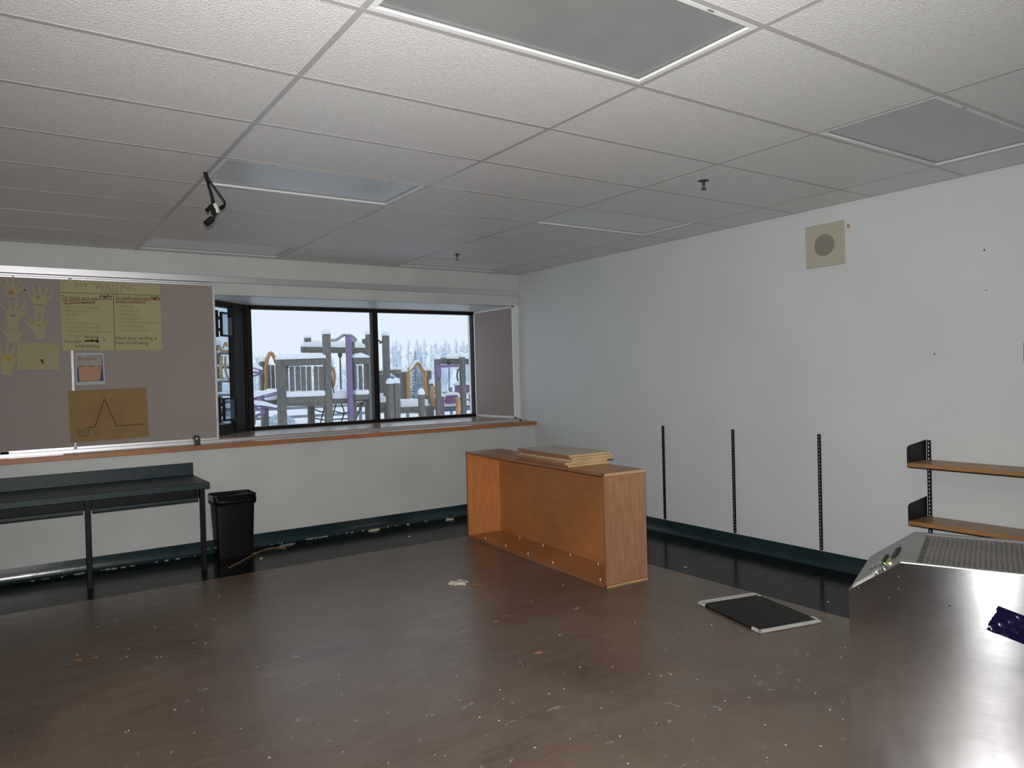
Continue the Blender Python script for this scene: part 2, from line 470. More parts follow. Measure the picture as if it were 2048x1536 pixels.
# ------------------------------------------------------------------ room shell
ZC = 2.684
XL, XR, YB, YF = -8.6, 0.0, -8.4, 0.0
LW = -0.28         # front face of the low wall
LZ = 0.962         # top of the ledge
SZ = 0.985         # window sill height
SO = 2.322         # soffit of the window bay
BX0, BX1, BY = -2.885, -0.06, 0.91   # window bay
WX = -3.795        # left end of the bay opening

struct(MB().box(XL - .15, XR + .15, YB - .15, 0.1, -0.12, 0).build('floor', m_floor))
struct(MB().box(XR, XR + .15, YB, 1.1, 0, 2.95).build('wall_right', m_wall))
struct(MB().box(XL - .15, XL, YB, 0.1, 0, 2.95).build('wall_left', m_wall))
struct(MB().box(XL - .15, XR + .15, YB - .15, YB, 0, 2.95).build('wall_back', m_wall))
struct(MB().box(XL, XR, LW, 0.0, 0, LZ - 0.04).build('wall_front', m_wallw))   # low wall that carries the ledge
struct(MB().box(WX, XR, 0.0, 1.05, 0, SZ - 0.04).build('wall_front', m_wallw))        # below the bay
struct(MB().box(XL, WX, 0.0, 0.12, 0, ZC + .2).build('wall_front', m_wallw))          # wall left of the bay
struct(MB().box(WX, XR, 0.0, 0.12, SO, ZC + .2).build('wall_front', m_wallw))         # header above the bay
# bay ceiling and right reveal
mb = MB()
mb.poly([(WX, 0.12, SO), (BX0 - .06, BY + .15, SO), (XR, BY + .15, SO), (XR, 0.12, SO)], (0, 0, 0.15))
mb.box(BX1, XR, 0.0, BY + .15, SZ - .04, SO)
struct(mb.build('trim_1', m_white))

# ceiling tiles with holes for the light fixtures
GX0, GY0, TX, TY = -2.8515, -5.5719, 1.2192, 0.6096
def gx(i): return GX0 + TX * i
def gy(j): return GY0 + TY * j
fixtures = [(-1, 0), (-1, 4), (-1, 8), (1, 0), (1, 4), (1, 8)]
mb = MB()
xs = [XL] + [gx(i) for i in range(-4, 3)] + [XR]
ys = [YB] + [gy(j) for j in range(-4, 10)] + [0.0]
xi = [None] + list(range(-4, 3)); yi = [None] + list(range(-4, 10))
for a in range(len(xs) - 1):
    for c in range(len(ys) - 1):
        if (xi[a], yi[c]) in fixtures: continue
        if xs[a + 1] - xs[a] < .01 or ys[c + 1] - ys[c] < .01: continue
        mb.box(xs[a], xs[a + 1], ys[c], ys[c + 1], ZC + .001, ZC + .02)
ceil = struct(mb.box(XL, XR, YB, 0.0, ZC + .16, ZC + .2).build('ceiling', m_tile))
mb = MB()
for x in xs[1:-1]: mb.box(x - .012, x + .012, YB, 0, ZC, ZC + .0012)
for y in ys[1:-1]: mb.box(XL, XR, y - .012, y + .012, ZC - .0003, ZC + .0011)
mb.box(XL, XR, -.02, 0, ZC, ZC + .0012).box(-.02, 0, YB, 0, ZC, ZC + .0012)
mb.build('ceiling_grid', m_grid, ceil)

# baseboards
cove = [(0, 0), (.034, 0), (.022, .014), (.014, .032), (.0095, .056), (.007, .085), (.006, .113), (0, .114)]
struct(MB().poly([(-d_, YB, z_) for d_, z_ in cove], (0, LW - YB, 0)).build('baseboard_right', m_base, smooth=True))
struct(MB().poly([(XL, LW - d_, z_) for d_, z_ in cove], (-XL, 0, 0)).build('baseboard_front', m_base, smooth=True))

# ledge on the low wall
led = struct(MB().box(XL, XR, LW - .012, .0, LZ - .032, LZ, .002).build('trim_2', m_ledge))
MB().box(XL, XR, LW - .034, LW - .012, LZ - .042, LZ, .003).build('edging', m_edge, led)
# inner window sill
sl = struct(MB().poly([(WX, 0.0, SZ - .03), (BX1, 0.0, SZ - .03), (BX1, BY + .04, SZ - .03), (BX0, BY + .04, SZ - .03)], (0, 0, .03)).build('trim_3', m_ledge))
MB().box(WX, BX1 + .03, -.014, 0.0, SZ - .02, SZ + .003, .002).build('edging', m_edge, sl)

# ------------------------------------------------------------------ main window
def W1(u, v): return at(u, v, BY)
win = struct(empty('window_1', (BX0, BY, SZ)))
def wbox(x0, x1, z0, z1, y0=-.02, y1=.06):
    return (x0 - BX0, x1 - BX0, y0, y1, z0 - SZ, z1 - SZ)
mb = MB()
for a in ((BX0 - .03, BX0 + .03, SZ, SO), (BX1 - .03, BX1, SZ, SO)): mb.box(*wbox(*a), bev=.003)
mb.box(*wbox(BX0, BX1, SZ, SZ + .035), bev=.003).box(*wbox(BX0, BX1, SO - .04, SO), bev=.003)
mb.build('window_frame', m_bronze, win)
MUL = W1(751, 740).x
MB().box(*wbox(MUL - .034, MUL + .034, SZ + .03, SO - .03, -.03, .06), bev=.004).build('mullion', m_bronze, win)
MB().box(*wbox(BX0 + .03, MUL - .034, SZ + .03, SO - .03, .02, .026)).build('pane', m_glass, win)
MB().box(*wbox(MUL + .034, BX1 - .03, SZ + .03, SO - .03, .02, .026)).build('pane', m_glass, win)

# angled side window of the bay
L45 = math.hypot(BX0 - WX, BY)
ang = math.atan2(BY, BX0 - WX)
win2 = struct(empty('window_2', (WX, 0.0, SZ), ang))
H = SO - SZ
mb = MB()
JB = .975
mb.box(0, .05, 0, .07, 0, H, .003).box(JB + .04, L45, 0.0, .07, 0, H, .003)
mb.box(.05, JB + .04, 0, .07, H - .058, H, .003).box(.05, JB + .04, 0, .07, 0, .10, .003)
mb.box(JB, JB + .04, -.015, .05, .02, H - .03, .003)
mb.box(L45 - .085, L45 - .075, -.008, .01, 0, H)
mb.build('window_frame', m_bronze, win2)
MB().box(.05, JB, .03, .036, .10, H - .058).build('pane', m_glassd, win2)
def hatch(z0, z1):
    f = MB()
    x0, x1 = .735, .972
    f.box(x0, x0 + .018, -.035, -.01, z0, z1, .002).box(x1 - .018, x1, -.035, -.01, z0, z1, .002)
    f.box(x0, x1, -.035, -.01, z1 - .018, z1, .002).box(x0, x1, -.035, -.01, z0, z0 + .018, .002)
    f.box(x0 - .075, x0 - .055, -.035, -.01, z0 - .01, z1 + .01, .002)
    for zz in (z0 + .05, z1 - .08): f.box(x0 - .06, x0 + .005, -.03, -.015, zz, zz + .03)
    h = f.build('hatch_frame', m_black, win2)
    MB().box(x0 + .018, x1 - .018, -.024, -.021, z0 + .018, z1 - .018).build('screen', m_mesh, h)
hatch(.98, 1.225)
hatch(.135, .365)

# tackboard panel on the right reveal of the bay
t = empty('tackboard', (BX1, 0, SZ), 0, 'narrow grey-brown tackboard panel in a white frame on the right side of the window recess', 'tackboard')
MB().box(-.016, -.002, .03, BY - .04, .03, SO - SZ - .02).build('cloth_panel', m_fabric, t)
mb = MB()
mb.box(-.022, 0, .0, .025, .0, SO - SZ - .004, .003).box(-.022, 0, BY - .05, BY - .025, .0, SO - SZ - .004, .003)
mb.box(-.022, 0, .0, BY - .03, .0, .022, .003).box(-.022, 0, .0, BY - .03, SO - SZ - .024, SO - SZ - .004, .003)
mb.build('frame', m_white, t)

# top track along the window wall, bottom track
t = empty('sliding_board_track', (XL, 0, 2.42), 0, 'pale metal track running along the wall above window and boards', 'track')
MB().box(0, -XL - .004, -.03, 0, .01, .07, .003).build('fascia', m_alu, t)
MB().box(0, 5.16, -.05, -.03, -.012, .004, .002).build('guide_lip', m_alu, t)
t = empty('sliding_board_track', (XL, 0, LZ), 0, 'low double-grooved metal track lying along the window ledge', 'track')
mb = MB().box(0, -XL - .08, -.085, -.002, 0, .008)
for y in (-.085, -.062, -.018): mb.box(0, -XL - .08, y, y + .007, .008, .02, .001)
mb.build('channel', m_alu, t)
MB().box(-XL - .08, -XL - .055, -.085, -.016, 0, .022, .003).build('end_cap', m_blackpl, t)

# whiteboard behind the sliding boards
o = MB().box(XL + .6, WX - .01, -.011, -.003, 1.0, 2.40).build('whiteboard', m_wboard)
tag(o, 'white enamel board showing through the gap between the sliding tackboards', 'whiteboard')

def slide_board(x0, x1, label, right=True):
    t = empty('sliding_tackboard', (x0, 0, 0.983), 0, label, 'tackboard')
    L = x1 - x0; h = 2.408 - .983
    MB().box(0, L - (.006 if right else 0), -.042, -.022, .012, h - .01).build('cloth_panel', m_fabric, t)
    mb = MB()
    if right: MB().box(L - .022, L, -.046, -.018, .022, h - .016, .002).build('frame_stile', m_alu, t)
    MB().box(0, L, -.046, -.018, 0, .022, .002).build('frame_rail', m_alu, t)
    MB().box(0, L, -.046, -.018, h - .016, h, .002).build('frame_rail', m_alu, t)
    if right: MB().box(L - .018, L - .004, -.052, -.046, .13, .21, .002).build('pull', m_alu, t)
    return t
slide_board(-4.564, -3.432, 'large grey-brown sliding tackboard beside the window')
slide_board(-5.95, -4.583, 'grey-brown sliding tackboard at the left edge with paper hands on it', False)

# ------------------------------------------------------------------ papers on the boards
YP = -.0475
def text(s, x, z, size, mat, parent, name='lettering', bold=0.0, shear=0.0, rz=0.0, y=-.0022, sx=1.0):
    cu = bpy.data.curves.new('t', 'FONT'); cu.body = s; cu.size = size; cu.offset = bold; cu.shear = shear
    cu.extrude = 0.0003
    ob = bpy.data.objects.new('t', cu); COL.objects.link(ob)
    dg = bpy.context.evaluated_depsgraph_get()
    me = bpy.data.meshes.new_from_object(ob.evaluated_get(dg))
    bpy.data.objects.remove(ob); bpy.data.curves.remove(cu)
    me.materials.clear(); me.materials.append(mat)
    o = bpy.data.objects.new(name, me); COL.objects.link(o)
    o.parent = parent
    o.location = (x, y, z); o.rotation_euler = (R(90), rz, 0); o.scale = (sx, 1, 1)
    return o
def strokes(lines, r, mat, parent, name, y=-.002):
    mb = MB()
    for l in lines:
        for (a, b) in zip(l, l[1:]):
            a3 = Vector((a[0], y, a[1])); b3 = Vector((b[0], y, b[1]))
            mb.beam(a3, b3, r, .0008, up=(0, 1, 0))
    return mb.build(name, mat, parent)
def sheet(name, quad, mat, label, cat, yoff=0.0, thick=.0012, group=None):
    """quad: tl, tr, br, bl pixel corners; returns the root placed at the lower left"""
    P = [at(u, v, YP - yoff) for u, v in quad]
    o = P[3].copy()
    root = empty(name, (o.x, YP - yoff, o.z), 0, label, cat, group)
    n = 9
    bm = MB()
    # slight curl at the free corners
    grid = []
    for j in range(n):
        row = []
        for i in range(n):
            a, b = i / (n - 1), j / (n - 1)
            p = (P[3] * (1 - a) + P[2] * a) * (1 - b) + (P[0] * (1 - a) + P[1] * a) * b
            row.append(p - Vector((o.x, YP - yoff, o.z)))
        grid.append(row)
    V0 = [[bm.bm.verts.new((p.x, 0, p.z)) for p in r] for r in grid]
    V1 = [[bm.bm.verts.new((p.x, -thick, p.z)) for p in r] for r in grid]
    for j in range(n - 1):
        for i in range(n - 1):
            bm.bm.faces.new((V1[j][i], V1[j][i + 1], V1[j + 1][i + 1], V1[j + 1][i]))
            bm.bm.faces.new((V0[j][i + 1], V0[j][i], V0[j + 1][i], V0[j + 1][i + 1]))
    for i in range(n - 1):
        bm.bm.faces.new((V0[0][i], V0[0][i + 1], V1[0][i + 1], V1[0][i])); bm.bm.faces.new((V0[-1][i + 1], V0[-1][i], V1[-1][i], V1[-1][i + 1]))
        bm.bm.faces.new((V0[i + 1][0], V0[i][0], V1[i][0], V1[i + 1][0])); bm.bm.faces.new((V0[i][-1], V0[i + 1][-1], V1[i + 1][-1], V1[i][-1]))
    bm.build('paper', mat, root)
    return root, P

root, P = sheet('poster', [(119, 560), (319.5, 569.5), (324.5, 700), (125, 700.5)], m_cream,
                'large cream handwritten two-column poster about writing goals pinned on the tackboards', 'poster')
o0 = root.location
def L(u, v):
    p = at(u, v, YP); return (p.x - o0.x, p.z - o0.z)
def T(s, u, v, px, mat, **kw):
    x, z = L(u, v)
    fit = kw.pop('fit', None)
    # size so that the capitals are px pixels tall
    o = text(s, x, z, px / 220 / 0.70, mat, root, **kw)
    if fit:
        w_ = max(q.co.x for q in o.data.vertices)
        o.scale.x = (L(fit, v)[0] - x) / w_
    return o
T('MY  WRITING', 149, 577, 11, m_faint, fit=272)
T('GOALS', 201, 585.5, 7, m_faint, fit=246)
strokes([[L(120, 585), L(321, 591)], [L(226.5, 589), L(230, 700)]], .0045, m_inkg, root, 'ruled_line')
T('To make sure my', 123, 598, 7, m_inkg, fit=195)
T('reader', 199, 596, 7, m_darkred, bold=.0016, fit=224)
T('is interested', 127, 606, 6.2, m_inkg, fit=189)
T('To make sure my', 230.5, 598, 7, m_inkg, fit=297)
T('reader', 300, 598.5, 7, m_darkred, bold=.0016, fit=320)
T('is not confused', 232, 604.5, 6.2, m_inkg, fit=290)
for l_ in ([L(123, 600.5), L(224, 598.5)], [L(127, 607.8), L(191, 604.5)], [L(230, 598), L(320, 600)], [L(231, 605), L(291, 606)]): strokes([l_], .006, m_red, root, 'underline', y=-.0018)
for k, s_ in enumerate(['- interesting details', '- strong verbs', '- similes', '- voice', '- personification', '- using the senses', '- using different sentence', '- dialogue etc.']):
    T(s_, 125 + k * .6, 616 + k * 8.1, 5.4, m_faint, fit=(196, 180, 160, 150, 188, 200, 224, 178)[k])
for k, s_ in enumerate(['- spelling', '- punctuation', '- editing', '- organization', '- run-on sentences', '- proofreading', '- proper nouns']):
    T(s_, 233 + k * .6, 615 + k * 7.9, 5.4, m_faint, fit=(267, 280, 273, 284, 317, 288, 297)[k])
T('writing', 169, 677, 6.3, m_inkg, fit=197)
T('Now your', 130, 686, 6.3, m_inkg, fit=163)
strokes([[L(169, 682), L(186, 682), L(197, 681.5)], [L(184, 679), L(185, 682)], [L(197, 681), L(194, 685)]], .014, m_ink, root, 'crossed_out_word')
T('is', 206, 682, 5.5, m_inkg)
T('interesting', 149, 695, 6.3, m_inkg, fit=199)
T('Now your writing is', 231, 679, 6.3, m_inkg, fit=314)
T('not confusing', 232, 688.5, 6.3, m_inkg, fit=296)

root, P = sheet('drawing_sheet', [(34, 686), (118, 687), (118.5, 740), (34.5, 740)], m_paper,
                'plain pale yellow drawing sheet with a small red and black seed shape', 'drawing', yoff=.0015)
o0 = root.location
c = L(85, 723)
MB().poly([(c[0] + r_ * cos(a_) * .45 + .25 * -r_ * sin(a_), -.0013, c[1] + r_ * sin(a_) * 1.1) for a_, r_ in [(k * pi / 6, .022) for k in range(12)]], (0, -.0006, 0)).build('red_mark', m_red, root)
MB().poly([(c[0] - .006 + .006 * cos(k * pi / 5) - .3 * .012 * sin(k * pi / 5), -.002, c[1] + .006 + .013 * sin(k * pi / 5)) for k in range(10)], (0, -.0006, 0)).build('black_mark', m_ink, root)
strokes([[L(85 + 9 * cos(a * pi / 8) * (1.0) , 721 + 10 * sin(a * pi / 8)) for a in range(3, 17)]], .0018, m_pinkish, root, 'outline')

root, P = sheet('photo_print', [(150, 706), (207, 706), (210.5, 768), (152.5, 771)], m_offwhite,
                'small pale-bordered photo print of orange and white sheets on blue', 'photo')
o0 = root.location
def PQ(q, mat, nm, y):
    MB().poly([(L(*p)[0], y, L(*p)[1]) for p in q][::-1], (0, -.0004, 0)).build(nm, mat, root)
PQ([(153, 711.5), (204, 711), (207, 761.5), (155, 764)], m_photo_b, 'picture', -.0013)
PQ([(153, 712), (203, 712), (203.5, 735), (155, 735)], m_photo_w, 'picture_sheet', -.0018)
PQ([(156, 732), (204, 732), (200, 761), (159, 763)], m_photo_o, 'picture_note', -.0023)
PQ([(153.5, 712), (162, 712), (160, 722), (155, 722)], m_photo_o, 'picture_note', -.0023)
T('Story Planner', 157, 719.5, 4.2, m_ink, fit=194, y=-.0026)
for l_ in ([L(157, 732), L(170, 732)], [L(176, 732.5), L(190, 732.5)], [L(195, 732), L(204, 733)], [L(195, 739), L(203, 740)]): strokes([l_], .004, m_ink, root, 'writing_line', y=-.003)

root, P = sheet('kraft_paper_poster', [(135.5, 782), (293, 774.5), (298, 873), (141.5, 886)], m_kraft,
                'brown kraft paper poster titled Story Mountain with a drawn peak', 'poster')
o0 = root.location
strokes([[L(176, 855), L(190, 854), L(209, 798), L(232.5, 851.5), L(291, 848)]], .0065, m_line, root, 'mountain_line')
for l_ in ([L(178, 851), L(188, 851)], [L(216, 800), L(233, 798)], [L(201, 792), L(214, 791.5)], [L(204, 795), L(211, 795)]): strokes([l_], .003, m_pencil, root, 'pencil_note')
strokes([[L(166.5 + 11 * cos(a), 862.5 + 10 * sin(a)) for a in [(-0.75 + k * .42) for k in range(12)]]], .006, m_inkg, root, 'circle')
MB().poly([(L(166 + 6.5 * cos(k * pi / 5), 863 + 5 * sin(k * pi / 5))[0], -.0014, L(166 + 6.5 * cos(k * pi / 5), 863 + 5 * sin(k * pi / 5))[1]) for k in range(10)], (0, -.0004, 0)).build('shading', m_pencil, root)
T('Story Mountain', 184, 873, 10.5, m_pencil, fit=271, rz=-.075)

# paper hands cut out and pinned
def finger(c, a, l, w):
    """outline points of one finger: from its right root over the tip to its left root"""
    d = Vector((cos(a), sin(a))); n = Vector((-d.y, d.x))
    c = Vector(c)
    return [c - n * w, c + d * l * .55 - n * w * .95, c + d * l * .9 - n * w * .7, c + d * l, c + d * l * .9 + n * w * .7, c + d * l * .55 + n * w * .95, c + n * w]
def paper_hand(u, v, hpx, mirror, tilt, label, spread=1.0, mark=None, wrist=.16, mat=None):
    p = at(u, v, YP)
    root = empty('paper_hand', (p.x, YP, p.z), 0, label, 'paper cutout', 'paper hand cutouts on the tackboard')
    s = hpx / 220.0
    def shape(pts, y):
        out = []
        for q in pts:
            x, z = q.x, q.y
            if mirror: x = -x
            x, z = x * cos(tilt) - z * sin(tilt), x * sin(tilt) + z * cos(tilt)
            out.append((x * s, y, z * s))
        return out
    bm = MB()
    palm = [Vector(q) for q in ((-.15, -.34 - wrist), (.15, -.34 - wrist), (.17, -.30), (.24, -.20), (.25, -.06), (.235, .08), (.14, .13), (.0, .15), (-.13, .12), (-.235, .04), (-.22, -.12), (-.17, -.28))]
    bm.poly(shape(palm, 0), (0, -.0012, 0))
    for c_, a_, l_, w_ in (((.20, -.14), 40 * spread, .46, .052), ((.185, .03), 90 - 22 * spread, .42, .045), ((.06, .07), 90 - 5 * spread, .47, .047), ((-.075, .06), 90 + 9 * spread, .43, .046), ((-.19, .0), 90 + 28 * spread, .38, .040)):
        bm.poly(shape(finger(c_, R(a_), l_, w_), -.0001 * 1), (0, -.001, 0))
    bm.build('paper', mat or m_paper, root)
    mk = []
    if mark:
        mm, mw, mh, dx, dz = mark
        MB().poly([(dx * s + mw * s * cos(k * pi / 6), -.0013, dz * s + mh * s * sin(k * pi / 6)) for k in range(12)], (0, -.0005, 0)).build('drawn_mark', mm, root)
    return root
paper_hand(22, 577, 43, False, R(2), 'paper hand with reddish scribbled palm, topmost at the left edge', mark=(m_pinkish, .13, .10, -.02, -.17), wrist=.02)
h = paper_hand(76, 596, 47, False, R(4), 'paper hand with a drawn bracelet line and one black fingertip', spread=1.1, mark=(m_pinkish, .07, .07, 0, .03), wrist=.26)
MB().box(-.034, .03, -.002, -.0013, -.058, -.055).build('bracelet_line', m_ink, h)
MB().box(-.094, -.080, -.002, -.0009, .058, .066).build('black_fingertip', m_ink, h)
paper_hand(26, 626, 46, False, R(-4), 'paper hand with a blue-green patch on its palm', spread=1.25, mark=(m_bl, .09, .045, 0, -.10), wrist=.26)
paper_hand(78, 650, 45, True, R(2), 'paper hand with reddened fingertips, lowest right of the group', spread=1.15, mark=(m_pinkish, .05, .035, 0, -.02), wrist=.22)
paper_hand(28, 668, 43, True, R(-4), 'plain paper hand just above the yellow drawing sheet', spread=1.35, wrist=.04)
paper_hand(17, 716, 50, True, R(-8), 'paper hand with a yellow patch on its palm, lowest at the left edge', spread=1.0, mark=(m_yel, .09, .06, .02, -.02), wrist=.26)

# ------------------------------------------------------------------ things on the ledge
def ledge_pt(u, v, z=LZ):
    d = _f + (u - 1024) / FPX * _r2 - (v - 768) / FPX * _u2
    t = (z - CAM.z) / d.z
    return CAM + t * d
zz = LZ + .0005
t = empty('pencil_sharpener', (-3.662, -.215, zz), 0, 'small dark rounded pencil sharpener standing on the ledge under the tackboard', 'pencil sharpener')
prof = [(-.026, 0), (.026, 0), (.026, .055)] + [(.026 * cos(k * pi / 8), .055 + .030 * sin(k * pi / 8)) for k in range(1, 8)] + [(-.026, .055)]
MB().poly([(x, -.03, z) for x, z in prof], (0, .055, 0)).build('body', m_darkmetal, t, smooth=True)
MB().lathe([(0, 0), (.012, 0), (.012, .004), (.006, .005), (0, .005)], 14).xf(Matrix.Translation((.002, -.0305, .052)) @ Matrix.Rotation(R(90), 4, 'X')).build('pencil_hole', m_chrome, t)
o = MB().box(-.5, .5, -.018, .018, 0, .004, .001).build('metal_strip', m_lightgrey)
o.location = (-4.17, -.225, zz); o.rotation_euler = (0, 0, .012)
tag(o, 'long flat pale strip lying on the ledge below the kraft paper poster', 'strip')
o = MB().tube([(0, 0, 0), (.05, 0, 0), (.058, 0, 0)], [.011, .011, .006], 10).build('marker_cap', m_blackpl, smooth=True)
o.location = (-5.09, -.10, LZ + .0335); tag(o, 'small black marker cap lying in the low track at the left edge', 'marker cap')

# ------------------------------------------------------------------ bench / counter on the left
bx1 = -3.715; bz = .712; yb = LW - .012; yf = -.93
t = empty('work_counter', (bx1, yf, 0), 0, 'dark teal work counter with backsplash and black legs under the tackboards', 'counter')
MB().box(-2.3, 0, 0, yb - yf, bz - .05, bz, .004).build('countertop', m_teal, t)
MB().box(-2.3, 0, yb - yf - .02, yb - yf, bz, bz + .105, .003).build('backsplash', m_teal, t)
for lx in (-3.765, -4.565, -5.37):
    l_ = MB().box(lx - bx1 - .019, lx - bx1 + .019, .04, .078, 0, bz - .05, .003).build('leg', m_black, t)
MB().box(-2.28, -.03, .11, .135, bz - .13, bz - .05).build('apron', m_black, t)
for a, b in ((-1.635 + .02, -.86), (-.83, -.075)):
    a = (-5.37 if a < -1 else -4.565) - bx1 + .03; b = (-4.565 if b < -.5 else -3.765) - bx1 - .03
    r_ = MB().box(a, b, .05, .09, bz - .145, bz - .120, .002).build('lower_rail', m_teal, t)
    MB().box(a, a + .018, .055, .085, bz - .12, bz - .05).build('rail_bracket', m_black, r_)
    MB().box(b - .018, b, .055, .085, bz - .12, bz - .05).build('rail_bracket', m_black, r_)
    MB().box(a, b, .048, .07, bz - .15, bz - .146).build('rail_lip', m_black, r_)

# ------------------------------------------------------------------ waste bin
t = empty('waste_bin', (-3.435, -.455, 0), R(-2), 'black plastic waste bin with a liner, beside the teal counter', 'waste bin')
def rrect(hx, hy, r, z, n=4, jit=None):
    out = []
    for cx, cy, a0 in ((hx - r, hy - r, 0), (-hx + r, hy - r, 90), (-hx + r, -hy + r, 180), (hx - r, -hy + r, 270)):
        for k in range(n + 1):
            a = R(a0 + 90 * k / n); out.append(Vector((cx + r * cos(a), cy + r * sin(a), z)))
    return out
def loft(loops, cap0=True, cap1=False):
    mb = MB(); rs = [[mb.bm.verts.new(p) for p in l] for l in loops]
    n = len(rs[0])
    for A, B in zip(rs, rs[1:]):
        for k in range(n): mb.bm.faces.new((A[k], A[(k + 1) % n], B[(k + 1) % n], B[k]))
    if cap0: mb.bm.faces.new(rs[0][::-1])
    if cap1: mb.bm.faces.new(rs[-1])
    return mb
loft([rrect(.145, .105, .02, 0), rrect(.165, .125, .022, .50), rrect(.175, .132, .024, .505), rrect(.175, .132, .024, .53), rrect(.160, .118, .02, .53), rrect(.135, .098, .02, .02)], True, True).build('bin_body', m_blackpl, t, smooth=True)
random.seed(4)
def jl(hx, hy, r, z, j):
    return [p + Vector((random.uniform(-j, j), random.uniform(-j, j), random.uniform(-j, j) * 1.6)) for p in rrect(hx, hy, r, z, 8)]
loft([jl(.170, .130, .03, .455, .005), jl(.177, .136, .03, .475, .005), jl(.1785, .137, .03, .50, .003), jl(.1785, .136, .03, .534, .002), jl(.168, .124, .03, .538, .002), jl(.150, .108, .03, .47, .006), jl(.14, .10, .03, .36, .006)], False, False).build('bin_liner', m_bag, t, smooth=True)

# ------------------------------------------------------------------ low bookcase lying on its side
BK = Vector((-1.385, -2.285, 0)); brz = R(-3.2)
bw, bl, bh, th = .375, 2.06, .800, .019
t = empty('bookcase', BK, brz, 'long low orange plywood bookcase lying on its side, open front towards the room', 'bookcase')
hx, hy = bw / 2, bl / 2
MB().box(-hx, hx, -hy, hy, 0, th, .0015).build('bottom_board', m_birch, t)
MB().box(-hx, hx, -hy, hy, bh - th, bh, .0015).build('top_board', m_birch, t)
MB().box(-hx, hx, -hy, -hy + th, th, bh - th, .001).build('end_panel', m_birchv, t)
MB().box(-hx, hx, hy - th, hy, th, bh - th, .001).build('end_panel', m_birchi, t)
MB().box(hx - .03, hx - .022, -hy + th, hy - th, th, bh - th).build('back_panel', m_birch, t)
MB().box(-hx - .003, -hx, -hy, hy, .0, th + .002).box(-hx - .003, -hx, -hy, hy, bh - th - .001, bh).box(-hx - .003, -hx, -hy, -hy + th, 0, bh).box(-hx - .003, -hx, hy - th, hy, 0, bh).build('edging', m_plyedge2, t)
MB().box(-hx, hx, -hy - .0015, -hy, bh - th, bh - .001).build('raw_edge', m_plyedge, t)
MB().box(-hx, hx, -hy - .0015, -hy, .0, .012).build('raw_edge', m_plyedge, t)
for px, ys_ in ((-hx + .045, (.78, .42, .06, -.30, -.90)), (hx - .075, (.60, .22, -.18, -.55))):
    for y_ in ys_:
        MB().lathe([(0, 0), (.0045, 0), (.0045, .014), (.003, .016), (0, .016)], 10, (px, y_, th)).build('shelf_peg', m_label, t)
for y_ in (.62, .26, .02, -.72):
    MB().lathe([(0, 0), (.006, 0), (.006, .009), (0, .009)], 10, (-hx + .03, y_, bh - th - .009)).build('shelf_peg', m_black, t)

# loose shelf boards on top
zc = bh + .0008
offs = [(.00, .0, 0.3), (-.012, .012, -.4), (.008, -.018, .5), (.020, -.008, -.2), (.012, .018, .4)]
names = ['lowest', 'second from bottom', 'middle', 'second from top', 'topmost']
for k in range(5):
    g_ = 'loose shelf boards on the bookcase'
    t = empty('shelf_board', (-1.372 + offs[k][0] + (.03 if k > 1 else 0), -2.50 + offs[k][1] + (.02 if k > 1 else 0), zc), brz + R(offs[k][2] - 1.2),
              'loose plywood shelf board on the bookcase, %s of the stack' % names[k], 'board', g_)
    MB().box(-.195, .195, -.375, .375, 0, .0165, .001).build('panel', m_plytop, t)
    MB().box(-.195, .195, -.3765, -.375, .001, .0155).build('raw_edge', m_plyedge, t)
    MB().box(-.195, .195, .375, .3765, .001, .0155).build('raw_edge', m_plyedge, t)
    MB().box(-.1965, -.195, -.375, .375, .001, .0155).build('front_edging', m_plyedge2 if k != 2 else m_plyedge, t)
    zc += .0172

# ------------------------------------------------------------------ right wall: standards, shelves, speaker
def standard(y, z0, z1, label):
    mb = MB()
    w_ = .0115
    mb.box(-.012, -.001, y - w_, y - w_ + .003, z0, z1).box(-.012, -.001, y + w_ - .003, y + w_, z0, z1)
    # slotted face
    z = z0; pitch = .0254
    n = int((z1 - z0) / pitch)
    for k in range(n):
        a = z0 + k * pitch
        mb.box(-.0125, -.0105, y - w_, y + w_, a, a + .0115)
        mb.box(-.0125, -.0105, y - w_, y - .004, a + .0115, a + pitch).box(-.0125, -.0105, y + .004, y + w_, a + .0115, a + pitch)
    mb.box(-.0125, -.0105, y - w_, y + w_, z0 + n * pitch, z1)
    o = mb.build('shelf_standard', m_black)
    return tag(o, label, 'shelf standard', 'slotted black shelf standards on the right wall')
standard(-2.303, .121, .993, 'slotted black shelf standard on the wall nearest the bookcase')
standard(-3.103, .121, .995, 'slotted black shelf standard, middle of the three empty ones')
standard(-3.902, .121, .997, 'slotted black shelf standard, empty one nearest the wooden shelves')
standard(-4.703, .121, .998, 'slotted black shelf standard carrying the wooden shelves')
def wshelf(ztop, label):
    t = empty('wall_shelf', (-.26, -4.69, ztop - .026), 0, label, 'shelf', 'wooden shelves on the right wall')
    MB().box(0, .245, -1.9, 0, 0, .026, .0015).build('board', m_shelf, t)
    b_ = MB()
    # bracket plate: steel upright that ends the shelf and runs under it
    pl = [(.002, .0), (.246, -.012), (.246, .158), (.03, .136), (.012, .130), (.002, .118)]
    b_.poly([(x, .0012, z) for x, z in pl], (0, .002, 0))
    b_.box(.002, .246, -.014, .0012, -.003, -.0005)
    b_.build('bracket_plate', m_black, t)
    MB().box(.004, .24, -1.9, -.01, -.005, -.0005).build('under_lip', m_black, t)
    return t
wshelf(.870, 'wooden wall shelf with black bracket plate, upper of the two')
wshelf(.494, 'wooden wall shelf with black bracket plate, lower one just behind the steel cabinet')

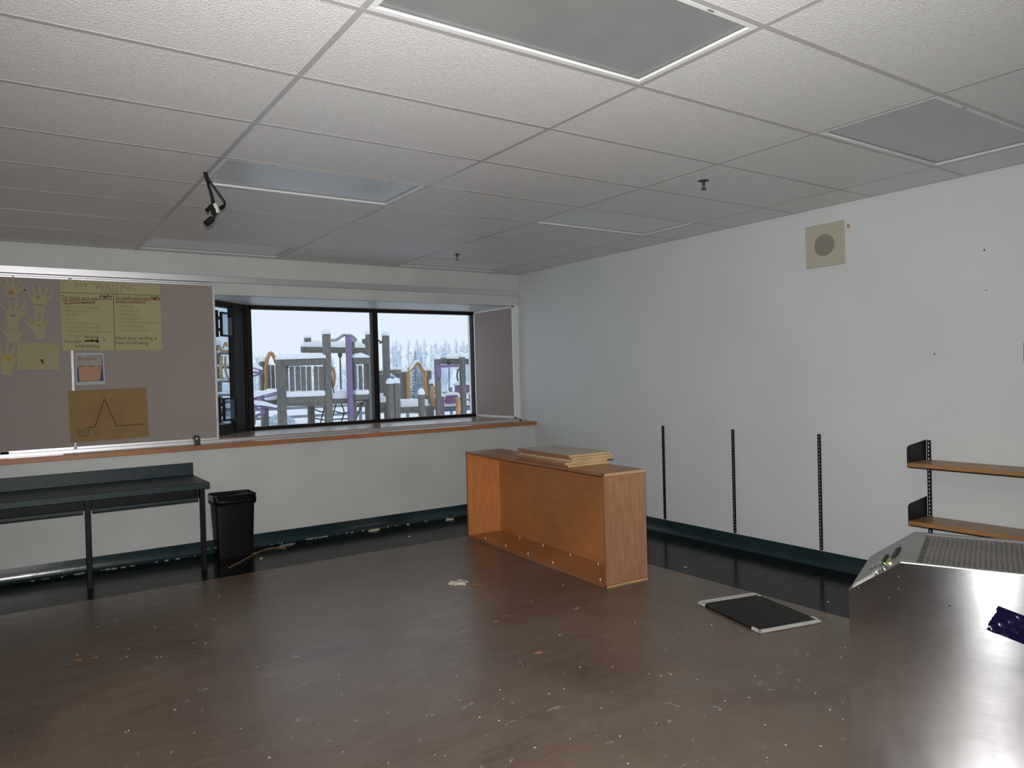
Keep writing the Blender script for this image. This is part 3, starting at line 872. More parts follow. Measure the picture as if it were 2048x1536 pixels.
t = empty('wall_speaker', (0, -3.985, 2.404), 0, 'square beige speaker with round grille high on the right wall', 'speaker')
MB().box(-.016, -.0005, -.156, .156, -.157, .157, .003).build('plate', m_beige, t)
mb = MB().lathe([(0, .0), (.080, .0), (.080, .003), (.074, .004), (0, .006)], 40)
mb.xf(Matrix.Translation((-.016, 0, .0)) @ Matrix.Rotation(R(-90), 4, 'Y')).build('grille', m_grille, t)
for yy, z_ in ((.14, .14), (-.14, .14), (.14, -.14), (-.14, -.14), (-.02, -.11)):
    mb = MB().lathe([(0, 0), (.004, 0), (.003, .002), (0, .002)], 8)
    mb.xf(Matrix.Translation((-.016, yy, z_)) @ Matrix.Rotation(R(-90), 4, 'Y')).build('screw', m_steelr, t)
def wall_blob(name, y, z, ry, rz_, mat, label, cat):
    random.seed(int(abs(y) * 1000))
    pts = []
    for k in range(14):
        a = 2 * pi * k / 14; j = random.uniform(.8, 1.15)
        pts.append((-.0006, y + ry * j * cos(a), z + rz_ * j * sin(a)))
    o = MB().poly(pts, (-.0015, 0, 0)).build(name, mat)
    tag(o, label, cat); return o
wall_blob('adhesive_patch', -4.168, 2.513, .012, .018, m_stain, 'small orange-brown adhesive patch right of the wall speaker', 'adhesive patch')
wall_blob('wall_plug', -5.058, 2.203, .006, .007, m_spot, 'small dark plug on the right wall, upper of two', 'wall plug')
wall_blob('wall_plug', -5.063, 1.954, .004, .004, m_spot, 'tiny dark plug on the right wall, lower of two', 'wall plug')
wall_blob('blue_putty', -4.747, 1.568, .006, .006, m_bluespot, 'tiny blue putty dot on the right wall above the shelves', 'putty')
t = empty('switch_plate', (0, -5.30, 1.557), 0, 'grey switch plate at the right edge of the wall', 'switch plate')
MB().box(-.007, -.0005, -.038, .038, -.060, .060, .003).build('cover', m_steelr, t)
MB().box(-.014, -.007, -.005, .005, -.012, .012, .001).build('toggle', m_lightgrey, t)

# ------------------------------------------------------------------ ceiling fixtures
fl = {(-1, 0): 'large recessed ceiling light with dark grey lens, nearest overhead',
      (-1, 4): 'unlit recessed ceiling light behind the hanging cables',
      (-1, 8): 'unlit recessed ceiling light close to the wall above the tackboards',
      (1, 0): 'unlit recessed ceiling light near the right wall, at the right edge of the picture',
      (1, 4): 'unlit recessed ceiling light near the right wall, halfway to the window',
      (1, 8): 'unlit recessed ceiling light above the right end of the window'}
def fixture(i, j):
    x0, x1, y0, y1 = gx(i) + .013, gx(i + 1) - .013, gy(j) + .013, gy(j + 1) - .013
    t = empty('ceiling_light', (x0, y0, ZC), 0, fl[(i, j)], 'ceiling light', 'recessed troffer lights in the tiled ceiling')
    w_, d_ = x1 - x0, y1 - y0
    mb = MB()
    for q in ((0, w_, 0, .022), (0, w_, d_ - .022, d_), (0, .022, .022, d_ - .022), (w_ - .022, w_, .022, d_ - .022)):
        mb.box(q[0], q[1], q[2], q[3], .000, .006, .001)
    mb.box(0, w_, 0, .003, .012, .10).box(0, w_, d_ - .003, d_, .012, .10).box(0, .003, 0, d_, .012, .10).box(w_ - .003, w_, 0, d_, .012, .10).box(0, w_, 0, d_, .10, .104)
    mb.build('frame', m_white, t)
    MB().box(.018, w_ - .018, .018, d_ - .018, .012, .016).build('lens', m_lens, t)
    for lx in (.25, w_ - .25):
        MB().box(lx, lx + .03, .004, .014, -.001, .002).build('latch', m_steelr, t)
    return t
for q in fixtures: fixture(*q)

def sprinkler(x, y, label):
    t = empty('sprinkler', (x, y, ZC + .006), 0, label, 'sprinkler', 'pendant sprinklers on the ceiling')
    MB().lathe([(0, 0), (.038, 0), (.036, -.006), (.016, -.010), (.014, -.012), (0, -.012)], 24).build('escutcheon', m_darkmetal, t, smooth=True)
    mb = MB().lathe([(0, -.010), (.010, -.010), (.010, -.026), (.006, -.030), (0, -.030)], 12)
    mb.build('body', m_darkmetal, t, smooth=True)
    MB().tube([(-.009, 0, -.026), (-.013, 0, -.040), (-.004, 0, -.054)], .0025, 6).tube([(.009, 0, -.026), (.013, 0, -.040), (.004, 0, -.054)], .0025, 6).tube([(0, 0, -.028), (0, 0, -.052)], .002, 6).build('frame_arms', m_darkmetal, t)
    mb = MB().lathe([(0, -.052), (.018, -.054), (.020, -.058), (.006, -.060), (0, -.060)], 16).build('deflector', m_darkmetal, t)
sprinkler(-1.412, -4.057, 'dark pendant sprinkler on the ceiling in front of the wall speaker')
sprinkler(-1.399, -.987, 'dark pendant sprinkler on the ceiling close to the window wall')

# hanging cables
CP = Vector((-4.084, -2.802, ZC))
def cp(u, v, dy=0.0):
    q = at(u, v, CP.y + dy); return (q.x - CP.x, q.y - CP.y, q.z - CP.z)
def smooth_path(pts, n=6):
    P_ = [Vector(p) for p in pts]; out = []
    for i in range(len(P_) - 1):
        p0, p1, p2, p3 = P_[max(i - 1, 0)], P_[i], P_[i + 1], P_[min(i + 2, len(P_) - 1)]
        for k in range(n):
            s_ = k / n
            out.append(.5 * ((2 * p1) + (p2 - p0) * s_ + (2 * p0 - 5 * p1 + 4 * p2 - p3) * s_ ** 2 + (3 * p1 - p0 - 3 * p2 + p3) * s_ ** 3))
    out.append(P_[-1]); return out
t = empty('hanging_cables', CP, 0, 'bundle of black cables with plugs hanging from the ceiling grid', 'cables')
MB().tube(smooth_path([cp(409, 343), cp(413, 358), cp(420, 380), cp(425, 398), cp(426, 412), cp(428, 426)]), .0085, 8).build('cable', m_blackpl, t, smooth=True)
MB().tube(smooth_path([cp(412, 343), cp(417, 358), cp(430, 377), cp(442, 393), cp(449, 404), cp(448, 412), cp(444, 415)], 6), .0065, 8).build('cable', m_blackpl, t, smooth=True)
MB().tube(smooth_path([cp(410, 343, .01), cp(415, 360, .02), cp(422, 385, .02), cp(427, 402, .02), cp(426, 407, .02), cp(422, 412, .02)], 6), .006, 8).build('cable', m_blackpl, t, smooth=True)
MB().tube(smooth_path([cp(428, 426), cp(429, 432), cp(427, 438), cp(424, 439)]), .005, 8).build('cable', m_blackpl, t, smooth=True)
MB().tube([cp(447, 412), cp(441, 417)], [.010, .012], 10).build('plug', m_blackpl, t, smooth=True)
MB().beam(cp(424, 411), cp(413, 422), .036, .022, bev=.004).build('plug', m_blackpl, t)
MB().beam(cp(426, 416), cp(429, 430), .026, .022, bev=.004).build('plug', m_blackpl, t)
MB().beam(cp(425, 437), cp(411, 448), .050, .034, bev=.006).build('plug', m_blackpl, t)
MB().beam(cp(429, 407, -.01), cp(436, 425, -.01), .018, .001, up=(0, 1, 0)).build('tag', m_lightgrey, t)

# ------------------------------------------------------------------ flat black panel on the floor
P4 = [Vector(q) for q in ((-1.418, -3.928, 0), (-.985, -4.036, 0), (-1.133, -4.625, 0), (-1.566, -4.517, 0))]
ctr = sum(P4, Vector()) / 4
axx = (P4[1] - P4[0]).normalized(); rzp = math.atan2(axx.y, axx.x)
pw = (P4[1] - P4[0]).length / 2; ph = (P4[3] - P4[0]).length / 2
t = empty('black_panel', (ctr.x, ctr.y, 0.001), rzp, 'flat black rectangular panel with pale grey end trims lying on the brown floor', 'panel')
m_panel = M('glossy_black_panel', (0.008, 0.006, 0.0055), 0.45, var=0.4, scale=4, spec=.15)
MB().box(-pw + .004, pw - .004, -ph + .006, ph - .006, .004, .014, .002).build('board', m_panel, t)
def endtrim(sg):
    mb = MB(); y0 = sg * (ph - .012)
    def bb(x0, x1, ya, yb_):
        mb.box(x0, x1, min(ya, yb_), max(ya, yb_), 0, .019, .004)
    bb(-pw, pw, y0 - sg * .008, sg * ph)
    for sx in (-1, 1):
        a, b = sorted((sx * pw, sx * (pw - .016)))
        bb(a, b, y0 - sg * .065, sg * ph)
    if sg > 0: bb(-pw + .02, pw - .02, y0 - .034, y0 - .024)
    mb.build('end_trim', m_lightgrey, t)
endtrim(1); endtrim(-1)

# ------------------------------------------------------------------ litter on the floor
def fpt(u, v): 
    d = _f + (u - 1024) / FPX * _r2 - (v - 768) / FPX * _u2
    t_ = -CAM.z / d.z
    return CAM + t_ * d
def flake(name, u, v, lx, ly, h_, mat, label, cat, seed, rz=0.0):
    random.seed(seed)
    p = fpt(u, v); n = 13
    lo = []; hi = []
    for k in range(n):
        a = 2 * pi * k / n; j = random.uniform(.62, 1.12)
        lo.append(Vector((lx * j * cos(a), ly * j * sin(a), 0)))
        hi.append(Vector((lx * j * .82 * cos(a), ly * j * .82 * sin(a), h_ * random.uniform(.6, 1.1))))
    mb = loft([lo, hi], True, True)
    o = mb.build(name, mat)
    o.location = (p.x, p.y, .0012); o.rotation_euler = (0, 0, rz)
    return tag(o, label, cat)
flake('plaster_chunk', 917, 1168, .085, .05, .022, m_chip, 'large pale crumbly plaster chunk on the brown floor in front of the bookcase', 'plaster chunk', 1, -.5)
flake('leaf_scrap', 950, 1170, .045, .02, .006, m_leaf, 'thin brown scrap touching the large plaster chunk', 'scrap', 2, -.5)
flake('leaf_scrap', 157, 1320, .030, .020, .004, m_leaf, 'larger brown leaf scrap on the floor at the left', 'scrap', 3)
flake('leaf_scrap', 190, 1315, .022, .016, .004, m_leaf, 'smaller brown leaf scrap on the floor at the left', 'scrap', 4)
flake('leaf_scrap', 1153, 1218, .035, .014, .008, m_leaf, 'curled brown scrap on the floor between bookcase and black panel', 'scrap', 5, .3)
flake('leaf_scrap', 1077, 1306, .026, .014, .008, m_leaf, 'tan folded scrap on the open floor in the middle', 'scrap', 6)
flake('leaf_scrap', 1458, 1289, .024, .014, .004, m_leaf, 'orange-brown scrap on the floor just in front of the black panel', 'scrap', 7)
flake('leaf_scrap', 992, 1243, .018, .011, .006, m_leaf, 'small tan scrap on the floor below the plaster chunk', 'scrap', 8)
flake('plaster_chunk', 742, 1058, .075, .04, .014, m_chip, 'pinkish plaster chunk at the foot of the window wall', 'plaster chunk', 9, .1).location.y -= .09
flake('plaster_chunk', 890, 1037, .045, .03, .014, m_chip, 'pale plaster chunk on the black border left of the bookcase', 'plaster chunk', 10).location.y -= .10
flake('plaster_dust', 565, 1086, .11, .055, .006, M('dirty_plaster', (0.22, 0.23, 0.22), .9, var=.3, scale=60), 'grey crumbled plaster heap beside the waste bin', 'plaster heap', 11, .2).location.y -= .12
flake('plaster_chunk', 808, 1047, .02, .015, .010, m_chip, 'small white plaster bit on the black border by the wall', 'plaster chunk', 12).location.y -= .09
flake('plaster_chunk', 522, 1118, .014, .012, .010, m_chip, 'small white plaster bit beside the tan cane', 'plaster chunk', 13)
flake('plaster_chunk', 819, 1074, .012, .012, .010, m_chip, 'white crumb alone on the black border, centre', 'plaster chunk', 14)
flake('paper_scrap', 1562, 1243, .001, .001, .001, m_chip, 'x', 'x', 14) if False else None
flake('plaster_chunk', 1371, 1135, .022, .008, .003, m_chip, 'thin white flake on the black border by the bookcase end', 'plaster chunk', 15)
flake('plaster_chunk', 1656, 1204, .014, .007, .003, m_chip, 'small white flake on the black border near the steel cabinet', 'plaster chunk', 16)
flake('leaf_scrap', 508, 1107, .030, .010, .006, m_leaf, 'brown splinter lying across the tan cane', 'scrap', 17, .2)
# curved cane
q = [fpt(458, 1137), fpt(478, 1127), fpt(505, 1112), fpt(530, 1101), fpt(552, 1097.5), fpt(572, 1098.5)]
o = MB().tube(smooth_path([(p.x - q[0].x, p.y - q[0].y, 0.006) for p in q]), .0042, 7).build('cane_strip', m_tan, smooth=True)
o.location = (q[0].x, q[0].y, .0012); tag(o, 'thin curved tan cane strip lying on the floor in front of the waste bin', 'cane')
# countless crumbs
random.seed(21)
mb = MB()
spots = [(308, 1253), (311, 1256), (340, 1257), (388, 1245), (404, 1240), (394, 1251), (407, 1235), (387, 1287), (411, 1287), (253, 1314), (313, 1315), (322, 1314), (336, 1313), (742, 1321), (706, 1263), (670, 1234), (496, 1194), (516, 1177), (666, 1337), (514, 1335), (840, 1481), (1126, 1170), (1120, 1270), (1225, 1334), (1098, 1388), (1127, 1378), (1225, 1386), (1330, 1300), (1440, 1420), (1500, 1250), (1685, 1405), (1660, 1420), (1100, 1419), (870, 1510), (890, 1512), (1290, 1184), (1270, 1245), (1357, 1266), (970, 1295), (1045, 1330), (1062, 1203), (1160, 1335), (1450, 1402), (1530, 1450), (1140, 1478), (1194, 1472), (1240, 1473), (1070, 1496), (640, 1400), (350, 1420), (170, 1412), (230, 1240), (120, 1265), (60, 1150), (1000, 1380), (1322, 1352), (1570, 1365), (1590, 1300), (1690, 1296), (1640, 1240)]
for k in range(60): spots.append((random.uniform(150, 1690), random.uniform(1180, 1530)))
for u, v in spots:
    p = fpt(u, v); s_ = random.uniform(.0022, .0052)
    n = 5; pts = []
    a0 = random.random() * 6
    mb.poly([(p.x + s_ * random.uniform(.6, 1.2) * cos(a0 + 2 * pi * k / n), p.y + s_ * random.uniform(.6, 1.2) * sin(a0 + 2 * pi * k / n), .0006) for k in range(n)], (0, 0, s_ * .5))
for k in range(170):     # debris line along the wall base
    u = random.choice([random.uniform(60, 260), random.uniform(200, 380), random.uniform(600, 640), random.uniform(480, 930)])
    y = LW - .02 - abs(random.gauss(0, .012)); x = fpt(u, 1150 - u * .13).x
    s_ = random.uniform(.003, .010)
    mb.poly([(x + s_ * 1.6 * cos(2 * pi * k2 / 5), y + s_ * .7 * sin(2 * pi * k2 / 5), .0006) for k2 in range(5)], (0, 0, s_ * .6))
tag(mb.build('floor_crumbs', m_chip), 'tiny pale crumbs and paint flakes scattered over the floor', 'crumbs', kind='stuff')

# ------------------------------------------------------------------ stainless cabinet, front right
A = Vector((-2.608, -5.877, 0)); td = Vector((.3795, -.9252, 0)).normalized(); nd = Vector((.924, .384, 0)).normalized()
az = math.atan2(td.y, td.x)
# local frame: +x along the face to the right, +y away from the camera (depth), z up
t = empty('steel_cabinet', A, az, 'brushed stainless steel cabinet with mesh top and slanted control panel, right foreground', 'cabinet')
D, Hc, WL, CL = .524, .85, 1.15, .1607
zlow = .734
yb2 = D
def cb(x, y, z): return (x, y, z)
# front face sheet
outline = [(-CL, 0), (WL, 0), (WL, Hc), (0, Hc), (-CL, zlow)]
MB().poly([(x, 0, z) for x, z in [(-CL, .03), (WL, .03), (WL, Hc), (0, Hc), (-CL, zlow)]], (0, .003, 0)).build('front_sheet', m_steel, t)
MB().poly([(x, D - .003, z) for x, z in [(-CL, .03), (WL, .03), (WL, Hc), (0, Hc), (-CL, zlow)]], (0, .003, 0)).build('rear_sheet', m_steel2, t)
MB().box(-CL, -CL + .003, .003, D - .003, .03, zlow).build('end_sheet', m_steel2, t)
MB().box(WL - .003, WL, .003, D - .003, .03, Hc).build('end_sheet', m_steel2, t)
MB().box(-CL + .02, WL - .02, .02, D - .02, 0, .03).build('plinth', m_black, t)
sl_d = Vector((CL, 0, Hc - zlow)); sn = Vector((-(Hc - zlow), 0, CL)).normalized()
pan = MB().poly([(-CL, .0, zlow), (0, .0, Hc), (0, D, Hc), (-CL, D, zlow)], -sn * .003).build('control_panel', m_steel2, t)
def on_panel(a, y, off=.001):
    p = Vector((-CL, 0, zlow)) + sl_d * a + sn * off
    return Vector((p.x, y, p.z))
def panel_patch(a0, a1, y0, y1, nm, mat, off=.0006, thick=.001):
    MB().poly([on_panel(a0, y0, off), on_panel(a1, y0, off), on_panel(a1, y1, off), on_panel(a0, y1, off)], sn * thick).build(nm, mat, pan)
panel_patch(.08, .50, .006, .065, 'white_sticker', m_label)
panel_patch(.62, .72, .11, .20, 'yellow_sticker', m_ygreen)
panel_patch(.52, .60, .16, .28, 'rocker_switch', m_blackpl, thick=.006)
panel_patch(.74, .84, .16, .30, 'rocker_switch', m_blackpl, thick=.006)
rotp = Vector((0, 0, 1)).rotation_difference(sn).to_matrix().to_4x4()
def panel_lathe(a, y, prof, nm, mat, n=20):
    MB().lathe(prof, n).xf(Matrix.Translation(on_panel(a, y, 0)) @ rotp).build(nm, mat, pan, smooth=True)
kn = [(0, 0), (.014, 0), (.014, .006), (.010, .009), (.010, .022), (.008, .024), (0, .024)]
panel_lathe(.50, .06, kn, 'knob', m_chrome)
panel_lathe(.66, .045, kn, 'knob', m_chrome)
panel_lathe(.60, .135, [(0, 0), (.005, 0), (.004, .004), (0, .005)], 'green_lamp', m_ledg)
panel_lathe(.76, .075, [(0, 0), (.005, 0), (.004, .004), (0, .005)], 'amber_lamp', m_leda)
# top: rim around a mesh over a cavity
rim = .035
mb = MB().box(0, WL, 0, rim * .6, Hc - .003, Hc, .0008).box(0, WL, D - rim, D, Hc - .003, Hc, .0008).box(0, .045, rim * .6, D - rim, Hc - .003, Hc).box(WL - .03, WL, rim * .6, D - rim, Hc - .003, Hc)
mb.build('top_rim', m_steel2, t)
MB().box(0, WL, -.0012, .0, Hc - .003, Hc + .001, .0004).build('folded_edge', m_white, t)  # steel edge coloured white to paint its bright reflection line
MB().box(.045, WL - .03, rim * .6, D - rim, Hc - .09, Hc - .087).box(.045, .048, rim * .6, D - rim, Hc - .087, Hc - .004).box(.045, WL - .03, D - rim - .003, D - rim, Hc - .087, Hc - .004).box(.045, WL - .03, rim * .6, rim * .6 + .003, Hc - .087, Hc - .004).build('cavity', m_cavity, t)
mb = MB()
ya, yb3, xa, xb = rim * .6, D - rim, .045, WL - .03
px_, py_ = .030, .0125
s_w = .0019
nx = int((xb - xa) / px_); ny = int((yb3 - ya) / (py_))
def strand(a, b):
    a = Vector(a); b = Vector(b); d = (b - a); n_ = Vector((-d.y, d.x, 0)).normalized() * s_w
    z0 = Hc - .004; up = Vector((0, .0, .0026))
    v = [mb.bm.verts.new(q) for q in (a - n_, b - n_, b + n_ + up, a + n_ + up)]
    mb.bm.faces.new(v)
for j in range(ny):
    for i in range(nx):
        x = xa + i * px_ + (px_ / 2 if j % 2 else 0); y = ya + j * py_
        z0 = Hc - .005
        strand((x, y, z0), (x + px_ / 2, y + py_, z0))
        strand((x + px_ / 2, y + py_, z0), (x + px_, y, z0))
mb.build('expanded_mesh', m_steelmesh, t)
def face_pt(u, v):
    d = _f + (u - 1024) / FPX * _r2 - (v - 768) / FPX * _u2
    n_ = Vector((-td.y, td.x, 0))
    k = (A - CAM).dot(n_) / d.dot(n_)
    p = CAM + k * d - A
    return p.dot(td), p.z
for u, v in ((1717, 1176), (1797, 1154), (1797, 1179), (1777, 1196), (1899, 1211)):
    x, z = face_pt(u, v)
    MB().lathe([(0, .0022), (.002, .002), (.0036, 0), (.0036, -.001)], 12).xf(Matrix.Translation((x, -.0003, z)) @ Matrix.Rotation(R(90), 4, 'X')).build('rivet', m_chrome, t, smooth=True)
# navy tape stuck to the face
x0, z0 = face_pt(1997, 1211); x1, z1 = face_pt(1973, 1258); x2, z2 = face_pt(2048, 1226); x3, z3 = face_pt(2048, 1281)
org = A + td * x1
tt = bpy.data.objects
random.seed(7)
mb = MB(); nu, nv = 60, 14; Lt = .30
dirA = (Vector((x2 - x0, z2 - z0))).normalized()
G = []
for i in range(nu + 1):
    row = []
    for j in range(nv + 1):
        b = j / nv
        ex = (x1 - x1) * (1 - b) + (x0 - x1) * b + (.0035 * (-1) ** i * 0) + random.uniform(-.003, .003) * (i == 0)
        base = Vector((ex, (z0 - z1) * b))
        s_ = i / nu * Lt
        slope = Vector((.95, -.30)).normalized()
        q2 = base + slope * s_
        y = -.003 - .006 * max(0, sin(i * .42 + j * .5) * sin(j * .8 + i * .13 + 1)) - .003 * random.random() * .4
        row.append(mb.bm.verts.new((q2.x, y, q2.y)))
    G.append(row)
for i in range(nu):
    for j in range(nv):
        mb.bm.faces.new((G[i][j], G[i + 1][j], G[i + 1][j + 1], G[i][j + 1]))
bmesh.ops.solidify(mb.bm, geom=list(mb.bm.faces), thickness=.0008)
o = mb.build('navy_tape', m_navy, smooth=True)
o.location = (org.x, org.y, z1); o.rotation_euler = (0, 0, az)
tag(o, 'crumpled glossy navy tape strip stuck on the front of the steel cabinet', 'tape')

# ------------------------------------------------------------------ outside: snow ground, playground, trees
random.seed(3)
mb = MB(); n = 60
GV = []
for j in range(n + 1):
    row = []
    y = 1.3 + (j / n) ** 1.6 * 150
    for i in range(n + 1):
        x = -60 + 180 * i / n
        z = -.25 + .10 * sin(x * .33 + 1) * cos(y * .27) + .05 * sin(x * 1.1) * sin(y * .8)
        if y > 45: z += (y - 45) * .012
        row.append(mb.bm.verts.new((x, y, z)))
    GV.append(row)
for j in range(n):
    for i in range(n): mb.bm.faces.new((GV[j][i], GV[j][i + 1], GV[j + 1][i + 1], GV[j + 1][i]))
gnd = struct(mb.build('ground', m_snow, smooth=True))

GZ = -.15
PY = 8.0
def scale_at(Y):   # metres per pixel roughly at plane y
    return (at(900, 750, Y) - at(800, 750, Y)).length / 100
def P3(u, v, Y=PY): return at(u, v, Y)
def snowcap(mb, a, b, w_, h_):
    """lumpy ridge of snow on top of the segment a-b"""
    a = Vector(a); b = Vector(b); d = b - a; Ln = max(d.length, .01); m_ = max(2, int(Ln / .12))
    side = d.normalized().cross(Vector((0, 0, 1))).normalized() * w_ / 2
    if side.length < 1e-4: side = Vector((0, w_ / 2, 0))
    prev = None
    for i in range(m_ + 1):
        c_ = a + d * i / m_
        e = 1.0 if 0 < i < m_ else .55
        hh = h_ * e * random.uniform(.8, 1.15)
        prof = [(-1.0, 0), (-1.08, .35), (-.75, .8), (-.2, 1.0), (.3, .98), (.8, .75), (1.08, .3), (1.0, 0)]
        ring_ = [mb.bm.verts.new(c_ + side * x_ * (.85 + .15 * e) + Vector((0, 0, hh * z_))) for x_, z_ in prof]
        if prev:
            for k in range(len(prof)): mb.bm.faces.new((prev[k], prev[(k + 1) % 8], ring_[(k + 1) % 8], ring_[k]))
        else: mb.bm.faces.new(ring_)
        prev = ring_
    mb.bm.faces.new(prev[::-1])
def cap(root, p, w_, h_, nm='snow_cap'):
    mb = MB()
    mb.lathe([(0, -.005), (w_ * .66, -.005), (w_ * .72, h_ * .3), (w_ * .55, h_ * .75), (w_ * .2, h_), (0, h_ * 1.02)], 12, p)
    mb.build(nm, m_snow, root, smooth=True)
def post(root, u0, u1, vtop, Y=PY, mat=None, snow=8, name='post', zb=None, vref=None):
    mat = mat or m_timber
    uc = (u0 + u1) / 2; w_ = (u1 - u0) * scale_at(Y) * .86
    p = P3(uc, vtop, Y); q = p.copy(); q.z = (GZ - .15) if zb is None else zb
    mb = MB(); mb.beam(q, p, w_, w_, bev=w_ * .12)
    o = mb.build(name, mat, root)
    if snow: cap(root, p, w_, snow * scale_at(Y))
    return p, w_
def rail(root, u0, v0, u1, v1, thick, Y=PY, mat=None, snow=0, name='rail', Y1=None, depth=None, snw=None):
    a = P3(u0, v0, Y); b = P3(u1, v1, Y1 or Y); s_ = scale_at(Y)
    mb = MB(); mb.beam(a, b, depth or thick * s_, thick * s_, bev=thick * s_ * .1)
    mb.build(name, mat or m_timber, root)
    if snow:
        mb = MB(); up = Vector((0, 0, thick * s_ / 2))
        snowcap(mb, a + up, b + up, (snw or (depth or thick * s_)) * 1.1, snow * s_)
        mb.build('snow_ridge', m_snow, root, smooth=True)
def slats(root, us, w_, v0, v1, Y=PY):
    """picket panel: one mesh, its slats are its pattern"""
    mb = MB(); s_ = scale_at(Y)
    for k, u in enumerate(us):
        a = P3(u, v1 + random.uniform(-2, 2), Y); b = P3(u, v0, Y); b.x = a.x
        mb.beam(a, b, w_ * s_ * random.uniform(.68, .85), .035, up=(0, 1, 0), bev=.01)
    mb.build('picket_panel', m_timber, root)
def deck(root, u0, u1, v, thick, Y0=PY, dy=1.3, snow=9):
    a = P3(u0, v, Y0); b = P3(u1, v, Y0); s_ = scale_at(Y0)
    z = (a.z + b.z) / 2; tk = thick * s_
    MB().box(a.x, b.x, Y0 - .05, Y0 + dy, z - tk, z, .01).build('deck', m_timber, root)
    mb = MB()
    mb.box(a.x + .02, b.x - .02, Y0 - .06, Y0 + dy - .05, z, z + snow * s_, .04, 2)
    mb.build('deck_snow', m_snow, root, smooth=True)
def bar(root, pts, r, mat, name, Y=PY, closed=False):
    P_ = [(P3(u, v, Y + (d[0] if d else 0))) for u, v, *d in pts]
    MB().tube(smooth_path(P_) if not closed else P_, r, 7, closed).build(name, mat, root, smooth=True)

def localise(root):
    """move the root to its base while its parts stay in place"""
    pass

# --- main tower in the left pane
pg = empty('climbing_frame', (0, 0, 0), 0, 'snow-capped timber play tower with purple pole, seen through the left window pane', 'play tower')
post(pg, 520, 532, 723, 8.7)
post(pg, 554, 568, 719, 8.0)
post(pg, 646, 659, 668, 8.0)
post(pg, 698, 708, 682, 8.1)
post(pg, 732, 745, 669, 8.0)
post(pg, 616, 627, 800, 9.2, snow=0)
post(pg, 727, 733, 705, 9.2, snow=0)
post(pg, 609.5, 620.5, 676, 9.4, snow=5, zb=P3(614, 713, 9.4).z, name='crossbeam_post')
post(pg, 725, 734, 678, 9.4, snow=0, zb=P3(730, 712, 9.4).z, name='crossbeam_post')
MB().tube([P3(603, 699, 9.4), P3(730, 701, 9.4)], .075, 10).build('log_beam', m_timber, pg, smooth=True)
mb = MB(); snowcap(mb, P3(603, 694, 9.4), P3(728, 696, 9.4), .17, .16); mb.build('snow_ridge', m_snow, pg, smooth=True)
for u in (636, 680):
    MB().lathe([(0, 0), (.045, 0), (.055, -.06), (.03, -.12), (0, -.12)], 10, P3(u, 705, 9.4)).build('rope_hanger', m_rope, pg, smooth=True)
bar(pg, [(680, 710), (681, 750), (682, 787)], .018, m_rope, 'rope', 9.4)
rail(pg, 566, 726, 650, 723, 11, 7.95, snow=9, depth=.08, snw=.12)
slats(pg, [573, 585, 597, 608, 619, 633, 643], 8.5, 733, 783)
rail(pg, 706, 722, 737, 722, 11, 7.95, snow=8, depth=.08, snw=.12)
slats(pg, [711, 722, 733], 7.5, 731, 780)
slats(pg, [539, 547, 556], 6.5, 730, 783, 8.4)
deck(pg, 568, 652, 794, 10, 8.0, 1.3, 10)
rail(pg, 568, 807, 652, 806, 9, 8.0, depth=.06)
deck(pg, 660, 700, 798, 8, 8.1, 1.2, 10)
deck(pg, 707, 742, 790, 8, 8.0, 1.3, 9)
rail(pg, 660, 802, 735, 799, 5, 8.1, depth=.06)
deck(pg, 530, 556, 801, 7, 8.5, .8, 10)
bar(pg, [(659, 680), (672, 680), (684, 672), (694, 668.5), (704, 672), (712, 680), (703, 681.5)], .032, m_steelr, 'wave_handrail', 7.95)
p_, w_ = post(pg, 691.5, 701.5, 669, 7.9, mat=m_purple, snow=3, name='purple_pole')
bar(pg, [(531, 782), (533, 760), (532, 735), (535, 716), (541, 706), (548, 714), (553, 728)], .040, m_orange, 'orange_arch', 8.6)
bar(pg, [(663, 733), (668, 745), (668, 765), (664, 775)], .035, m_orange, 'orange_handhold', 8.5)
bar(pg, [(660, 728), (664, 760), (668, 787)], .012, m_rope, 'rope', 8.3)
for pts in ([(627, 818), (645, 824), (665, 822), (690, 826), (716, 812), (730, 800)], [(628, 836), (650, 840), (680, 838), (700, 836), (716, 822)], [(650, 810), (640, 850)], [(672, 808), (662, 845)], [(682, 807), (688, 825), (680, 850)], [(726, 805), (708, 848)]):
    bar(pg, pts, .014, m_rope, 'climbing_net_rope', 8.5)

# --- purple curved climber at the very left
pc = empty('curved_climber', (0, 0, 0), 0, 'purple tubular loop climber heaped with snow, left of the timber tower', 'climber')
for pts in ([(470, 727), (498, 734), (516, 738), (526, 745)], [(470, 738), (500, 744), (526, 746)], [(470, 766), (496, 756), (526, 746)],
            [(470, 806), (498, 799), (530, 789), (555, 784)], [(470, 812), (498, 802), (530, 794), (555, 788)],
            [(470, 806), (500, 812), (530, 823), (526, 824)], [(470, 830), (500, 833), (528, 825)], [(470, 842), (500, 838), (528, 826)], [(480, 806), (510, 812), (540, 815), (556, 820)]):
    bar(pc, pts, .019, m_purple, 'tube_loop', 7.8)
for a, b in (((497, 733), (524, 740)), ((495, 798), (552, 783)), ((500, 807), (550, 815)), ((497, 790), (530, 786))):
    mb = MB(); snowcap(mb, P3(a[0], a[1], 7.8), P3(b[0], b[1], 7.8), .12, .09); mb.build('snow_ridge', m_snow, pc, smooth=True)
